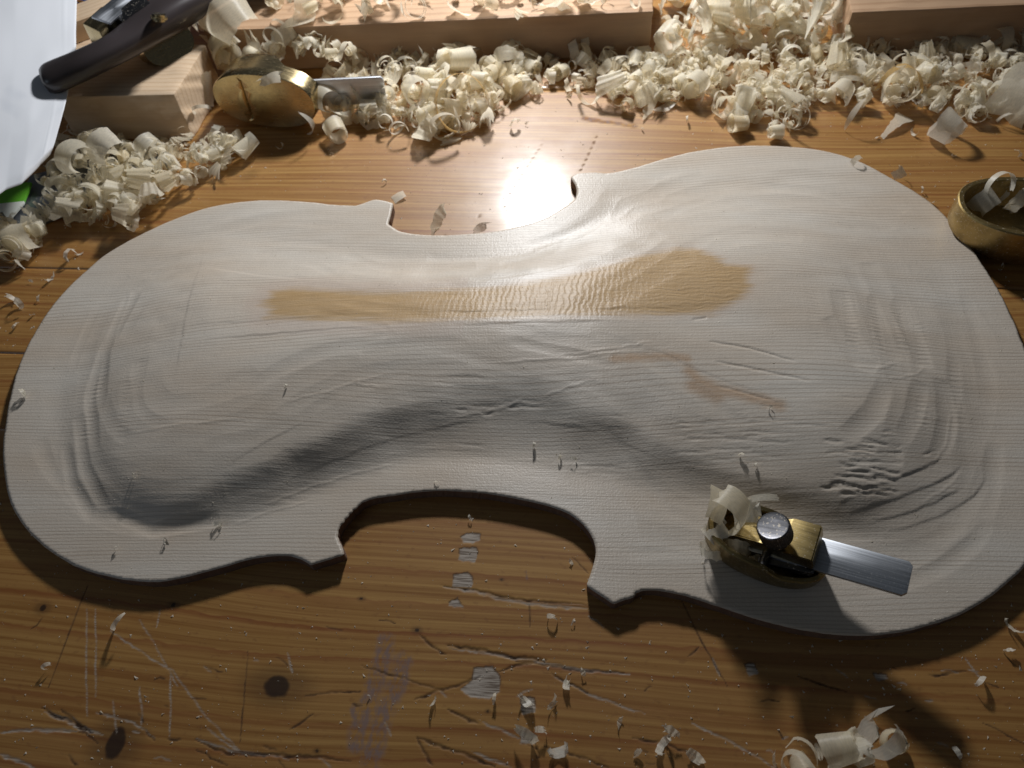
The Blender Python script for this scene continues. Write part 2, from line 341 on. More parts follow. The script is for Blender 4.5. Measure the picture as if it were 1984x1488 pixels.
nrm = np.roll(OUT, -1, 0)-np.roll(OUT, 1, 0); nrm = np.stack([nrm[:, 1], -nrm[:, 0]], 1); nrm /= np.linalg.norm(nrm, axis=1)[:, None]+1e-9
si = np.arange(len(OUT))*.45
jag = (vnoise(si/1.6, si*0+.5, 5)-.5)*.18+(vnoise(si/5, si*0+2.5, 6)-.5)*.3
jc = puv(672, 1003); near = np.exp(-((OUT-jc)**2).sum(1)/90); jag += near*.9*((si/2.1) % 1-.5)
OUT = OUT+nrm*jag[:, None]
ST = .45
lo_ = OUT.min(0)-1.5; hi = OUT.max(0)+1.5
GU = np.arange(lo_[0], hi[0], ST); GV = np.arange(lo_[1], hi[1], ST); nu, nv = len(GU), len(GV)
uu, vv = np.meshgrid(GU, GV)
INS = np.zeros((nv, nu), bool)
A_, B_ = OUT, np.roll(OUT, -1, 0)
for r in range(nv):
    y = GV[r]; c = (A_[:, 1] > y) != (B_[:, 1] > y)
    xs = np.sort((B_[c, 0]-A_[c, 0])*(y-A_[c, 1])/(B_[c, 1]-A_[c, 1])+A_[c, 0])
    INS[r] = np.searchsorted(xs, GU) % 2 == 1
# coarse distance field, then bilinear
def nearest(P, pts, ch=4000):
    out = np.empty(len(P), np.int64)
    p2 = (pts**2).sum(1)
    for i in range(0, len(P), ch): out[i:i+ch] = np.argmin(p2[None]-2*P[i:i+ch]@pts.T, 1)
    return out
def bil(G, fu, fv):
    iu = np.clip(fu.astype(int), 0, G.shape[1]-2); iv = np.clip(fv.astype(int), 0, G.shape[0]-2); a = np.clip(fu-iu, 0, 1); b = np.clip(fv-iv, 0, 1)
    return (G[iv, iu]*(1-a)+G[iv, iu+1]*a)*(1-b)+(G[iv+1, iu]*(1-a)+G[iv+1, iu+1]*a)*b
k = 5
cu, cv = np.meshgrid(np.arange(lo_[0], hi[0]+k*ST, k*ST), np.arange(lo_[1], hi[1]+k*ST, k*ST)); CP = np.stack([cu.ravel(), cv.ravel()], 1)
sub = OUT[::2]; DC = np.linalg.norm(CP-sub[nearest(CP, sub)], axis=1).reshape(cu.shape)
fu = (uu-lo_[0])/(k*ST); fv = (vv-lo_[1])/(k*ST)
D = bil(DC, fu, fv)*np.where(INS, 1, -1)
def blur(G, n):
    for _ in range(n):
        G = (G+np.roll(G, 1, 0)+np.roll(G, -1, 0)+np.roll(G, 1, 1)+np.roll(G, -1, 1))/5
    return G
uL = OUT[:, 0].min(); uR = OUT[:, 0].max(); uW = puv(870, 700)[0]
# platform width: narrow in the waist, wide round the bouts
wst = 1-sstep(32, 98, np.abs(cu-uW)); rgt = sstep(25, 85, cu-uW); d0c = 10+6.5*sstep(25, 85, uW-cu)+9.5*rgt+6*rgt*sstep(-5, -65, cv)
DS = np.where(bil(INS.astype(float), (cu-lo_[0])/ST, (cv-lo_[1])/ST) > .5, DC, 0)
FL = [(105,880),(112,780),(150,660),(210,560),(290,490),(380,455),(500,455),(620,470),(720,488),(850,498),(960,491),(1060,470),(1150,432),(1250,388),(1380,352),(1500,345),(1620,365),(1730,430),(1820,520),(1890,630),(1930,740),(1935,850),(1910,950),(1850,1020),(1760,1055),(1650,1040),(1500,1010),(1350,975),(1200,930),(1050,897),(930,887),(800,893),(680,925),(560,972),(440,1014),(330,1024),(240,1010),(170,985),(130,940)]
RL = [(205,850),(212,770),(245,670),(300,590),(370,535),(450,520),(560,545),(700,556),(860,553),(1000,540),(1120,515),(1230,480),(1330,455),(1450,440),(1570,470),(1660,540),(1730,630),(1780,730),(1790,820),(1760,900),(1690,955),(1600,965),(1450,930),(1300,870),(1180,815),(1080,778),(1000,765),(900,768),(790,790),(680,835),(560,888),(450,935),(350,962),(270,955),(222,915)]
def loop(px, z): p = np.array([puv(*q, z) for q in px]); return catmull(np.vstack([p, p[:1]]), .8)[:-1]
LF, LR = loop(FL, TZ+.0004), loop(RL, TZ+.004)
wob_ = np.stack([(fbm(CP[:, 0]/16, CP[:, 1]/16, 97)-.45)*3.2, (fbm(CP[:, 0]/16, CP[:, 1]/16, 98)-.45)*3.2], 1); CW = CP+wob_
inF, inR = inpoly(CW, LF).reshape(cu.shape), inpoly(CW, LR).reshape(cu.shape)
dF = np.linalg.norm(CW-LF[nearest(CW, LF)], axis=1).reshape(cu.shape); dR = np.linalg.norm(CW-LR[nearest(CW, LR)], axis=1).reshape(cu.shape)
# a cove cut rising from the flat edge to a crisp ridge, then the nearly flat crown
AR = 4.7+3.2*wst; tc = np.where(inR, 1., np.where(inF, dF/(dF+dR+1e-6), 0.))
HC = AR*tc**1.4+np.where(inR, 6.0*(1-(1-np.clip(dR/44, 0, 1))**2), 0)
HC = blur(HC, 1)
H0 = bil(HC, fu, fv)
Gy, Gx = np.gradient(blur(DC*1., 3), k*ST)
P = np.stack([uu.ravel(), vv.ravel()], 1)
cut = np.zeros(nu*nv); add = np.zeros(nu*nv)
def stroke(pts, wd, dp, endt=.25, target='cut', jit=0., asym=0):
    pts = np.asarray(pts, float); l, h = pts.min(0)-wd, pts.max(0)+wd
    i0, i1 = np.searchsorted(GU, [l[0], h[0]]); j0, j1 = np.searchsorted(GV, [l[1], h[1]])
    if i1 <= i0 or j1 <= j0: return
    ix = (np.arange(j0, j1)[:, None]*nu+np.arange(i0, i1)[None]).ravel()
    q = P[ix]
    if jit: q = q+(np.stack([vnoise(q[:, 0]/3, q[:, 1]/3, 11), vnoise(q[:, 0]/3, q[:, 1]/3, 12)], 1)-.5)*jit
    d, s = seg_dist(q, pts); t = np.clip(np.minimum(s, 1-s)/endt, 0, 1); t = np.sqrt(np.clip(1-(1-t)**2, 0, 1))
    f = dp*t*np.clip(1-(2*d/wd)**2, 0, None)
    if asym:   # a facet with one crisp edge: full depth at the edge, running out on the other side
        dd = np.diff(pts, axis=0); best = np.full(len(q), 1e9); sg = np.zeros(len(q))
        for a_, b_ in zip(pts[:-1], dd):
            tt_ = np.clip(((q-a_)@b_)/(b_@b_), 0, 1); r_ = q-a_-tt_[:, None]*b_; h_ = np.hypot(r_[:, 0], r_[:, 1]); m_ = h_ < best; best[m_] = h_[m_]; sg[m_] = np.sign(b_[0]*r_[m_, 1]-b_[1]*r_[m_, 0])
        x_ = d*sg*asym; wob = vnoise(q[:, 0]/4, q[:, 1]/4, 77)-.5; x_ = x_+wob*.8; f = dp*.42*t*(.6+.8*vnoise(q[:, 0]/9, q[:, 1]/9, 78))*np.where(x_ > 0, np.clip(1-x_/wd, 0, 1), sstep(-1., 0, x_))
    if target == 'cut': cut[ix] = np.maximum(cut[ix], f)
    else: add[ix] = np.maximum(add[ix], f)
def pl(*pts, z=.012): return [puv(*p, z) for p in pts]
# broad gouge strokes that follow the arching
for i in range(230):
    u0, v0 = rng.uniform(uL+10, uR-10), rng.uniform(lo_[1]+8, hi[1]-8)
    fu_, fv_ = (u0-lo_[0])/(k*ST), (v0-lo_[1])/(k*ST)
    dd = bil(DS, np.array([fu_]), np.array([fv_]))[0]
    if dd < 9 or dd > 62: continue
    pth = [(u0, v0)]; stp = rng.uniform(1.6, 4.2); drift = rng.normal(0, .10)
    for _ in range(15):
        u, v = pth[-1]; a = np.array([(u-lo_[0])/(k*ST)]), np.array([(v-lo_[1])/(k*ST)])
        g = np.array([bil(Gx, *a)[0], bil(Gy, *a)[0]]); g /= np.linalg.norm(g)+1e-6
        tdir = np.array([-g[1], g[0]])+drift*g
        pth.append((u+tdir[0]*stp, v+tdir[1]*stp))
    stroke(pth, rng.uniform(5, 11), rng.uniform(.10, .26), .3)
# long planing facets along the grain on the crown
for i in range(26):
    v0 = rng.uniform(-55, 40); u0 = rng.uniform(-150, 90); L = rng.uniform(50, 140); sl = rng.normal(0, .05)
    stroke([(u0, v0), (u0+L*.5, v0+L*.5*sl+rng.normal(0, 1)), (u0+L, v0+L*sl)], rng.uniform(6, 12), rng.uniform(.04, .11), .2)
# the sweeping facets of the near side: one crisp edge each, running out downhill
stroke(catmull(pl((440,905),(640,800),(750,742),(950,738),(1050,760)), 2), 8, .38, .3, asym=-1)
stroke(catmull(pl((700,905),(860,885),(1010,890),(1180,930)), 2), 7, .22, .3, asym=-1); stroke(catmull(pl((460,960),(640,885),(800,830),(960,805),(1150,830),(1350,915)), 2), 9, .30, .3, asym=-1)
stroke(catmull(pl((1060,700),(1250,690),(1340,725),(1480,775)), 2), 9, .40, .25, asym=-1); stroke(catmull(pl((960,715),(1150,700),(1300,680)), 2), 7, .22, .3, asym=-1)
stroke(catmull(pl((370,640),(640,628),(900,622),(1250,612),(1420,600)), 2), 8, .50, .15, asym=-1); stroke(catmull(pl((400,670),(700,655),(1000,645),(1240,640)), 2), 9, .55, .2, asym=-1); stroke(catmull(pl((380,505),(450,520),(600,540),(800,550),(1000,540),(1200,492)), 2), 8, .45, .15, asym=1)
# gouge cuts at the lower right
for q in ([(1640,1000),(1760,960),(1850,915),(1872,880)], [(1690,1010),(1790,985),(1880,935)], [(1620,985),(1700,950),(1800,905),(1850,850)], [(1720,1030),(1820,1000),(1900,950),(1925,900)]): stroke(catmull(pl(*q, z=.007), 2), 6, .75, .35, asym=-1)
# scallops at the right of the crown
for q in ([(1625,560),(1640,640),(1680,705)], [(1690,560),(1715,640),(1745,700)], [(1740,560),(1780,640),(1800,700)], [(1790,730),(1770,800),(1745,850)], [(1840,720),(1850,800),(1830,880)], [(1720,740),(1690,800),(1640,850)], [(1600,620),(1660,700),(1700,715)]): stroke(pl(*q, z=.013), 8, .45, .3)
# left channel cuts
for q in ([(118,850),(130,930),(175,1000)], [(150,800),(160,900),(200,985)], [(210,640),(175,760),(180,880)], [(250,560),(200,680),(195,800)], [(350,490),(260,560),(215,660)], [(190,985),(290,1020),(420,1000)]): stroke(pl(*q, z=.008), 6, .5, .3)
# torn grain
for i in range(46):
    px, py = rng.uniform(1585, 1735), rng.uniform(838, 955); l = rng.uniform(25, 80)
    if px+l > 1750: l = 1750-px
    stroke(pl((px, py), (px+l*.5, py+rng.normal(0, 3)), (px+l, py+l*.05), z=.011), rng.uniform(1.0, 1.7), rng.uniform(.18, .48), .4, jit=.6)
for (x0, x1, y0, y1, n, dp) in ((1250,1480,790,900,40,.22), (820,1010,738,800,30,.28), (820,930,928,948,8,.22), (700,900,800,880,22,.14), (1040,1300,800,900,26,.12), (480,640,900,960,12,.12), (1500,1700,760,840,14,.12)):
    for i in range(n):
        px, py = rng.uniform(x0, x1), rng.uniform(y0, y1); l = rng.uniform(25, 90)
        stroke(pl((px, py), (px+l, py+l*.06), z=.011), rng.uniform(.9, 1.3), dp*rng.uniform(.4, 1.0), .4, jit=.5)
# splits
for q in ([(1372,667),(1450,680),(1540,705)], [(1385,705),(1470,722),(1570,742)], [(1386,750),(1430,760),(1500,780)], [(1338,625),(1370,620)], [(1800,868),(1840,850),(1850,790)]): stroke(pl(*q, z=.014), 1.1, .35, .3, jit=.4)
# raised fibres and burrs
for q, w_ in (([(258,838),(330,832),(400,826),(482,818)], .9), ([(560,790),(640,770),(700,748),(760,733)], 1.0), ([(690,752),(740,758)], .8), ([(880,802),(950,790),(1015,772)], 1.), ([(1050,768),(1110,752),(1150,742)], .9), ([(1080,700),(1180,690),(1260,675)], .9), ([(960,712),(1100,705),(1250,690)], 1.0),
              ([(500,965),(570,935),(680,898),(760,880)], .9), ([(440,1000),(520,972),(600,950)], .8), ([(340,660),(300,665)], .8), ([(1660,715),(1700,718),(1740,700)], 1.2), ([(1725,735),(1770,722),(1800,705)], 1.1), ([(1855,790),(1845,850),(1810,895)], .8), ([(1800,960),(1850,930),(1880,900)], .8)):
    stroke(pl(*q, z=.012), w_*.7+.5, .10, .2, 'add', jit=.9)
# chatter left by the toothed iron
vn = vnoise(P[:, 0]/7, P[:, 1]/7, 31)
for (qs, amp) in (([(1645,545),(1650,705)], .11), ([(1690,560),(1705,715)], .10), ([(1740,570),(1758,700)], .09), ([(1790,600),(1800,715)], .09), ([(1795,760),(1790,830)], .10), ([(1860,650),(1870,830)], .07), ([(150,700),(140,780)], .07), ([(200,690),(165,760)], .09), ([(185,720),(140,860)], .08), ([(255,700),(225,880)], .06), ([(290,640),(265,760)], .05), ([(1570,540),(1580,690)], .05)):
    d, s = seg_dist(P, pl(*qs, z=.012)); m = (1-sstep(1.4, 3.0, d))*np.clip(np.minimum(s, 1-s)*5, 0, 1)
    cut += m*amp*(.5+.5*np.sin(2*np.pi*(P[:, 1]+P[:, 0]*.05+vn*2.)/1.9))*1.3
# the ledge where the long planing stops, at the left
a, b = puv(374, 505, .015), puv(345, 692, .015); dv_ = (b-a)/np.linalg.norm(b-a); nn = np.array([dv_[1], -dv_[0]])
if nn[0] > 0: nn = -nn
rel = P-a; side = rel@nn+(vnoise(P[:, 1]/2, P[:, 0]*0, 4)-.5)*.6; al = rel@dv_; L = np.linalg.norm(b-a)
led = sstep(-.2, .5, side)*(1-sstep(8, 34, side))*sstep(-14, 6, al)*(1-sstep(L-4, L+14, al))*.20*(.5+vnoise(P[:, 1]/5, P[:, 0]/5, 91))
cut += led
low = (fbm(P[:, 0]/22, P[:, 1]/9, 21)-.45)*.30
mid = (fbm(P[:, 0]/5, P[:, 1]/1.1, 22)-.45)*.014
Z = H0.ravel()+sstep(6, 16, D.ravel())*(low-cut)+(1-sstep(6, 16, D.ravel()))*(-.35*cut)+add+mid
ZG = Z.reshape(nv, nu)
def plate_z(x, y):
    q = np.array([x, y])-PO; u, v = q@px_*1000, q@pn_*1000
    fu, fv = (u-lo_[0])/ST, (v-lo_[1])/ST
    if not (1 < fu < nu-2 and 1 < fv < nv-2) or D[int(fv), int(fu)] < .3: return None
    return TZ+bil(ZG, np.array([fu]), np.array([fv]))[0]/1000
# mesh: keep cells inside, snap the outer ring of vertices to the outline
keepv = D > -.55*ST
near_ = (D <= .45*ST) & keepv
cell = keepv[:-1, :-1] & keepv[1:, :-1] & keepv[:-1, 1:] & keepv[1:, 1:] & (INS[:-1, :-1] | INS[1:, :-1] | INS[:-1, 1:] | INS[1:, 1:])
jj, ii = np.where(cell); i0 = jj*nu+ii; Q = np.stack([i0, i0+1, i0+nu+1, i0+nu], 1)
used = np.zeros(nu*nv, bool); used[Q.ravel()] = True; mp_ = np.cumsum(used)-1
ix = np.where(used)[0]; VP = P[ix].copy(); VZ = Z[ix].copy()
Q = mp_[Q]
ed = np.concatenate([Q[:, [0, 1]], Q[:, [1, 2]], Q[:, [2, 3]], Q[:, [3, 0]]])
key = np.minimum(ed[:, 0], ed[:, 1])*10_000_000+np.maximum(ed[:, 0], ed[:, 1]); _, inv, cnt = np.unique(key, return_inverse=True, return_counts=True)
be = ed[cnt[inv] == 1]; bvs = np.unique(be)
VP[bvs] = OUT[nearest(VP[bvs], OUT)]
nb_ = {}
for a_, b_ in be: nb_.setdefault(a_, []).append(b_); nb_.setdefault(b_, []).append(a_)
prv = np.array([nb_[v][0] for v in bvs]); nxt = np.array([nb_[v][1] for v in bvs])
for _ in range(3): VP[bvs] = .5*VP[bvs]+.25*(VP[prv]+VP[nxt]); VZ[bvs] = np.minimum(VZ[bvs], .25)-.12
bmap = {v: len(ix)+n for n, v in enumerate(bvs)}; nb = len(bvs)
mid_ = np.c_[VP[bvs]+0, np.full(nb, -TZ*1000*.5)]; bot = np.c_[VP[bvs], np.full(nb, -TZ*1000+.02)]
jm = (vnoise(VP[bvs, 0]*1.3, VP[bvs, 1]*1.3, 44)-.5)*.35; mid_[:, 0] += jm; mid_[:, 1] += jm
V3 = np.vstack([np.c_[VP, VZ], mid_, bot])/1000
b0 = np.array([bmap[v] for v in be[:, 0]]); b1 = np.array([bmap[v] for v in be[:, 1]])
Q = np.vstack([Q, np.stack([be[:, 1], be[:, 0], b0, b1], 1), np.stack([b1, b0, b0+nb, b1+nb], 1)])
me = mesh_np('violin_plate', V3, Q)
# colour marks: the old planed surface left on the crown, and resin streaks
TAN = np.array([puv(*p, .0178) for p in [(520,552),(560,546),(660,553),(780,557),(860,553),(960,546),(1040,536),(1120,518),(1200,495),(1260,475),(1310,462),(1345,462),(1380,478),(1412,500),(1455,508),(1448,528),(1455,552),(1420,580),(1380,598),(1300,603),(1200,607),(1080,612),(900,618),(740,620),(620,618),(560,612),(510,608),(528,592),(502,576),(522,562)]])
ins = inpoly(VP, TAN); d, _ = seg_dist(VP, np.vstack([TAN, TAN[:1]])); sd = np.where(ins, d, -d)+(fbm(VP[:, 0]/9, VP[:, 1]/.8, 51)-.45)*4.5
def attr(nm, v):
    a_ = me.attributes.new(nm, 'FLOAT', 'POINT'); a_.data.foreach_set('value', np.r_[v, np.zeros(2*nb)].astype(np.float32))
attr('tan', sstep(-2.8, 2.2, sd)*(.80+.14*fbm(VP[:, 0]/6, VP[:, 1]/1.2, 53))); attr('blush', sstep(-9, -1, sd+np.where(VP[:, 0] < puv(900, 600, .016)[0], 2, -3))*(1-sstep(-.2, .6, sd)))
ru = np.zeros(len(VP))
for q, wd in (([(1190,700),(1290,694),(1330,700)], 1.3), ([(1335,722),(1350,738),(1385,755),(1440,768),(1510,788)], 1.8), ([(1345,748),(1390,768)], 2.2), ([(1400,690),(1500,640)], .0)):
    if wd: d, s = seg_dist(VP, pl(*q, z=.014)); ru = np.maximum(ru, (1-sstep(wd*.1, wd*2.2, d+(fbm(VP[:, 0]/2.5, VP[:, 1]/.8, 61)-.45)*2)))
attr('resin', ru)

def plate_material():
    t = NT('planed_spruce'); o = t.co()
    g = t.noise(t.mp(o, (3, 14, 0)), 1, 2); g2 = t.noise(t.mp(o, (10, 160, 0)), 1, 2)
    ad = t.n('ShaderNodeVectorMath', operation='ADD'); cx = t.n('ShaderNodeCombineXYZ'); t.l(t.math('ADD', t.math('MULTIPLY', g, .030), t.math('MULTIPLY', g2, .0012)), cx.inputs[1]); t.l(o, ad.inputs[0]); t.l(cx.outputs[0], ad.inputs[1])
    q = ad.outputs[0]
    ring = t.wave(q, 2*math.pi/(20*.00142), .5, 1, 2., 'Y', 'SAW'); late = t.ramp(ring, [(0, .3), (.25, 0.), (.72, .05), (.92, 1.), (1, .3)])
    wide = t.ramp(t.noise(t.mp(q, (1.5, 130, 0)), 1, 2), [(.35, 0.), (.7, 1.)])
    fib = t.noise(t.mp(o, (70, 2600, 0)), 1, 2); ray = t.noise(t.mp(o, (1700, 130, 0)), 1, 2); gr = t.noise(o, 1400, 2)
    blot = t.noise(t.mp(o, (14, 40, 1)), 1, 3)
    base = t.mix(t.ramp(blot, [(.3, 0.), (.7, 1.)]), (.575, .485, .39), (.635, .585, .515))
    c = t.mix(t.math('MULTIPLY', late, t.math('ADD', t.math('MULTIPLY', wide, .60), .20)), base, (.27, .195, .135))
    tan = t.attr('tan'); bl = t.attr('blush'); rs = t.attr('resin')
    c = t.mix(t.math('MULTIPLY', bl, .35), c, (.52, .40, .33))
    ct = t.mix(t.ramp(fib, [(.3, 0.), (.7, 1.)]), (.40, .250, .108), (.515, .345, .168))
    ct = t.mix(t.math('MULTIPLY', late, .25), ct, (.38, .22, .09))
    c = t.mix(tan, c, ct); c = t.mix(t.math('MULTIPLY', rs, .5), c, (.40, .21, .08))
    c = t.mix(.12, c, t.ramp(ray, [(.35, .62), (.65, 1.)]), 'MULTIPLY'); c = t.mix(.20, c, t.ramp(fib, [(.3, .55), (.65, 1.)]), 'MULTIPLY')
    # the crinkled, washboard-like old surface towards the right of the tan strip
    wv = t.wave(t.mp(o, (1, 1, 0), rot=(0, 0, .15)), 2*math.pi/(20*.0022), 6., 2, 1.3, 'X')
    wv2 = t.wave(t.mp(o, (.7, 1, 0)), 2*math.pi/(20*.0019), 8., 2, 1.3, 'Y')
    sx = t.n('ShaderNodeSeparateXYZ'); t.l(o, sx.inputs[0])
    m1 = t.n('ShaderNodeMapRange'); t.l(sx.outputs[0], m1.inputs[0]); m1.inputs[1].default_value = -.06; m1.inputs[2].default_value = .03
    m2 = t.n('ShaderNodeMapRange'); t.l(sx.outputs[0], m2.inputs[0]); m2.inputs[1].default_value = .02; m2.inputs[2].default_value = .06
    wob = t.mix(m2.outputs[0], wv, wv2)
    b = t.bump(t.math('MULTIPLY', t.math('MULTIPLY', wob, tan), m1.outputs[0]), .25, .0003)
    b = t.bump(t.math('MULTIPLY', late, -1.), .04, .0003, b); b = t.bump(fib, .16, .0004, b); b = t.bump(ray, .10, .0003, b); b = t.bump(gr, .28, .0003, b)
    t.set(Base_Color=c, Normal=b)
    t.l(t.math('ADD', .40, t.math('MULTIPLY', tan, .06)), t.p.inputs['Roughness']); tg = t.n('ShaderNodeCombineXYZ'); tg.inputs[1].default_value = 1.; vt = t.n('ShaderNodeVectorTransform', vector_type='VECTOR', convert_from='OBJECT', convert_to='WORLD'); t.l(tg.outputs[0], vt.inputs[0]); t.l(vt.outputs[0], t.p.inputs['Tangent']); t.p.inputs['Anisotropic'].default_value = .75
    t.p.inputs['Specular IOR Level'].default_value = .42
    return t.m
me.materials.append(plate_material())
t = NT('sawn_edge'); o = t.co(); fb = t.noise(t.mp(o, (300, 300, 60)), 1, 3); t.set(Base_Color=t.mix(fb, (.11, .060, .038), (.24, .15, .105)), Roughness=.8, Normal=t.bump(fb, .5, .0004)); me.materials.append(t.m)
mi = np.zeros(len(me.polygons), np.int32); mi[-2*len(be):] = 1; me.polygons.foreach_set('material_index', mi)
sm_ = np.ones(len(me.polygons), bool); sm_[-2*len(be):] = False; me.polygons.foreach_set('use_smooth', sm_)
plate = obj('violin_plate', me, None, loc=(PO[0], PO[1], TZ), rot=(0, 0, PA))
tag(plate, 'half-carved pale spruce violin front lying arched side up across the bench', 'violin plate')

# ------------------------------------------------------------------ wood blocks
PALE = spruce_mat('pale_spruce', (.72, .55, .38), (.52, .33, .18), .0030, .5)
PINK = spruce_mat('weathered_spruce', (.46, .305, .19), (.26, .14, .07), .0048, .5)
def block(name, topfront, bot_h, depth_pts, mat, label, ang=None, bev=.0007, taper=0.):
    """topfront: two pixels of the front top edge, depth_pts: back top corners, height z"""
    z = bot_h; f0, f1 = at(*topfront[0], z), at(*topfront[1], z); k1, k0 = at(*depth_pts[1], z), at(*depth_pts[0], z)
    org = f0.copy(); org[2] = 0; d = f1-f0; a = math.atan2(d[1], d[0]); R = Matrix.Rotation(-a, 3, 'Z')
    top = [R @ Vector(p-org) for p in (f0, f1, k1, k0)]; bt = [Vector((p.x, p.y, .0002)) for p in top]
    bt[0].y -= taper; bt[1].y -= taper
    bm = bmesh.new(); me_ = hexa(name, bt, top, bev, 2); bm.from_mesh(me_); bpy.data.meshes.remove(me_)
    bmesh.ops.subdivide_edges(bm, edges=[e for e in bm.edges if e.calc_length() > .006], cuts=24, use_grid_fill=True)
    for v in bm.verts:
        x, y, z_ = [c*1000 for c in v.co]; n_ = float(vnoise(np.array([x*.9+z_*.2]), np.array([y*.9+z_*1.1]), 88)[0])-.5; m_ = float(vnoise(np.array([x*.16]), np.array([y*.2+z_*.3]), 89)[0])-.5
        v.co += v.normal*(n_*.00025+m_*.0007)
    o = obj(name, bm_mesh(name, bm, True, 40), mat, loc=org, rot=(0, 0, a)); tag(o, label, 'wood block'); return o
block('wood_block', [(100,188),(337,183)], .024, [(150,55),(398,88)], PALE, 'short pale spruce block under the dark-handled tool at the upper left', taper=.0015)
block('wood_block', [(395,60),(1265,22)], .0235, [(395,-90),(1262,-80)], PINK, 'long brown weathered spruce bar with shavings scattered on its top')
block('wood_block', [(1651,24),(2120,2)], .0225, [(1625,-60),(2120,-80)], PINK, 'reddish wood bar in the upper right corner behind the heaped shavings')

# ------------------------------------------------------------------ metals
BRASS = metal_mat('brass', (.60, .475, .265), .22, grime=.4, dust=.35)
TARN = metal_mat('tarnished_brass', (.38, .285, .125), .30, grime=.8, dust=.5)
BRASS_D = metal_mat('dull_brass', (.50, .36, .15), .42, grime=.8, dust=.6)
STEEL = metal_mat('brushed_steel', (.66, .69, .74), .40, (40, 2200, 2200), grime=.25, dust=.2, aniso=.5, streak=.55)
DSTEEL = metal_mat('dark_steel', (.15, .15, .16), .36, grime=.6, dust=.7)
BLACKM = NT('slot_shade'); BLACKM.set(Base_Color=(.012, .01, .008), Roughness=.7); BLACKM = BLACKM.m

def plane_body(L, W, Hf, Hr, wall, floor, crown=0.0, dip=.0, mouth=True, n=112, pw=2.35):
    """hollow oval brass body; x towards the blade end, z up, sole at z=0"""
    th = np.linspace(0, 2*math.pi, n, endpoint=False)
    ct, st = np.cos(th), np.sin(th); ex = np.sign(ct)*np.abs(ct)**(2/pw); ey = np.sign(st)*np.abs(st)**(2/pw)
    def ring(sx, sy, z): return np.c_[ex*sx, ey*sy, z if np.ndim(z) else np.full(n, z)]
    a, b = L/2, W/2
    xs = ex*a; zt = Hr+(Hf-Hr)*(1-sstep(.02*L, .24*L, xs)); zt = zt-dip*np.exp(-((xs-.12*L)/(.1*L))**2)
    sole = lambda r: crown*(r*r)*((ex*.9)**2+(ey*.5)**2)
    rg = []
    for r in (.25, .5, .75, .93): rg.append(ring(a*r, b*r, sole(r)))
    rg.append(ring(a*.985, b*.975, sole(1))); rg.append(ring(a, b, sole(1)+.0006))
    for f in (.3, .6, .85): rg.append(ring(a*(1+.01*f), b*(1+.02*f), (sole(1)+.0013)*(1-f)+zt*f))
    rg.append(ring(a*1.01, b*1.02, zt-.0005)); rg.append(ring(a*1.01-.0004, b*1.02-.0004, zt)); rg.append(ring(a-wall+.0004, b-wall+.0004, zt)); rg.append(ring(a-wall, b-wall, zt-.0005))
    rg.append(ring(a-wall*1.1, b-wall*1.1, floor+.002)); rg.append(ring(a-wall*1.8, b-wall*1.8, floor)); rg.append(ring((a-wall)*.5, (b-wall)*.5, floor))
    V = np.vstack(rg+[[[0, 0, 0]], [[0, 0, floor]]]); Q = []; T = []; m = len(rg)
    for r in range(m-1):
        i = np.arange(n); j = (i+1) % n; Q.append(np.stack([r*n+j, r*n+i, (r+1)*n+i, (r+1)*n+j], 1))
    i = np.arange(n); j = (i+1) % n
    T = np.vstack([np.stack([np.full(n, m*n), i, j], 1)[:, [0, 2, 1]], np.stack([np.full(n, m*n+1), (m-1)*n+i, (m-1)*n+j], 1)])
    me = mesh_np('body', V, np.vstack(Q), T)
    bm = bmesh.new(); bm.from_mesh(me); bpy.data.meshes.remove(me); me = bm_mesh('body', bm, True, 40)
    if mouth:   # cut the mouth slot through the sole
        tmp = bpy.data.objects.new('tmp', me); COL.objects.link(tmp)
        cm = boxm('cut', .0011, W*.74, .02, 0, off=(-L*.17, 0, .001)); cu_ = bpy.data.objects.new('cut', cm); COL.objects.link(cu_)
        md = tmp.modifiers.new('b', 'BOOLEAN'); md.object = cu_; md.operation = 'DIFFERENCE'; md.solver = 'EXACT'
        dg = bpy.context.evaluated_depsgraph_get(); me2 = bpy.data.meshes.new_from_object(tmp.evaluated_get(dg))
        bpy.data.objects.remove(tmp); bpy.data.objects.remove(cu_)
        if len(me2.polygons) > 50: me = me2; me.name = 'body'
    return me
def blade_mesh(L, W, T, chamf=.0012):
    """iron along +x from the origin, rounded far corners"""
    o = [(0, -W/2), (L-chamf, -W/2), (L, -W/2+chamf), (L, W/2-chamf), (L-chamf, W/2), (0, W/2)]
    return hexa('blade', [(x, y, -T) for x, y in o], [(x, y, 0) for x, y in o], .00018, 2)
def knob_mesh(R, Hh, teeth=44):
    bm = bmesh.new(); rings = []
    for (z, kr, am) in ((0, .90, 0), (0, .97, .0), (Hh*.07, 1., .035), (Hh*.86, 1., .035), (Hh*.95, .965, 0), (Hh, .90, 0), (Hh*.985, .80, 0), (Hh*.985, .3, 0)):
        n = teeth*3; rings.append([bm.verts.new((R*kr*(1-am*(1 if i % 3 == 0 else 0))*math.cos(2*math.pi*i/n), R*kr*(1-am*(1 if i % 3 == 0 else 0))*math.sin(2*math.pi*i/n), z)) for i in range(n)])
    for a, b in zip(rings, rings[1:]):
        for i in range(len(a)): bm.faces.new((a[i], a[(i+1) % len(a)], b[(i+1) % len(a)], b[i]))
    bm.faces.new(rings[0][::-1]); bm.faces.new(rings[-1])
    return bm_mesh('knob', bm, True, 25)
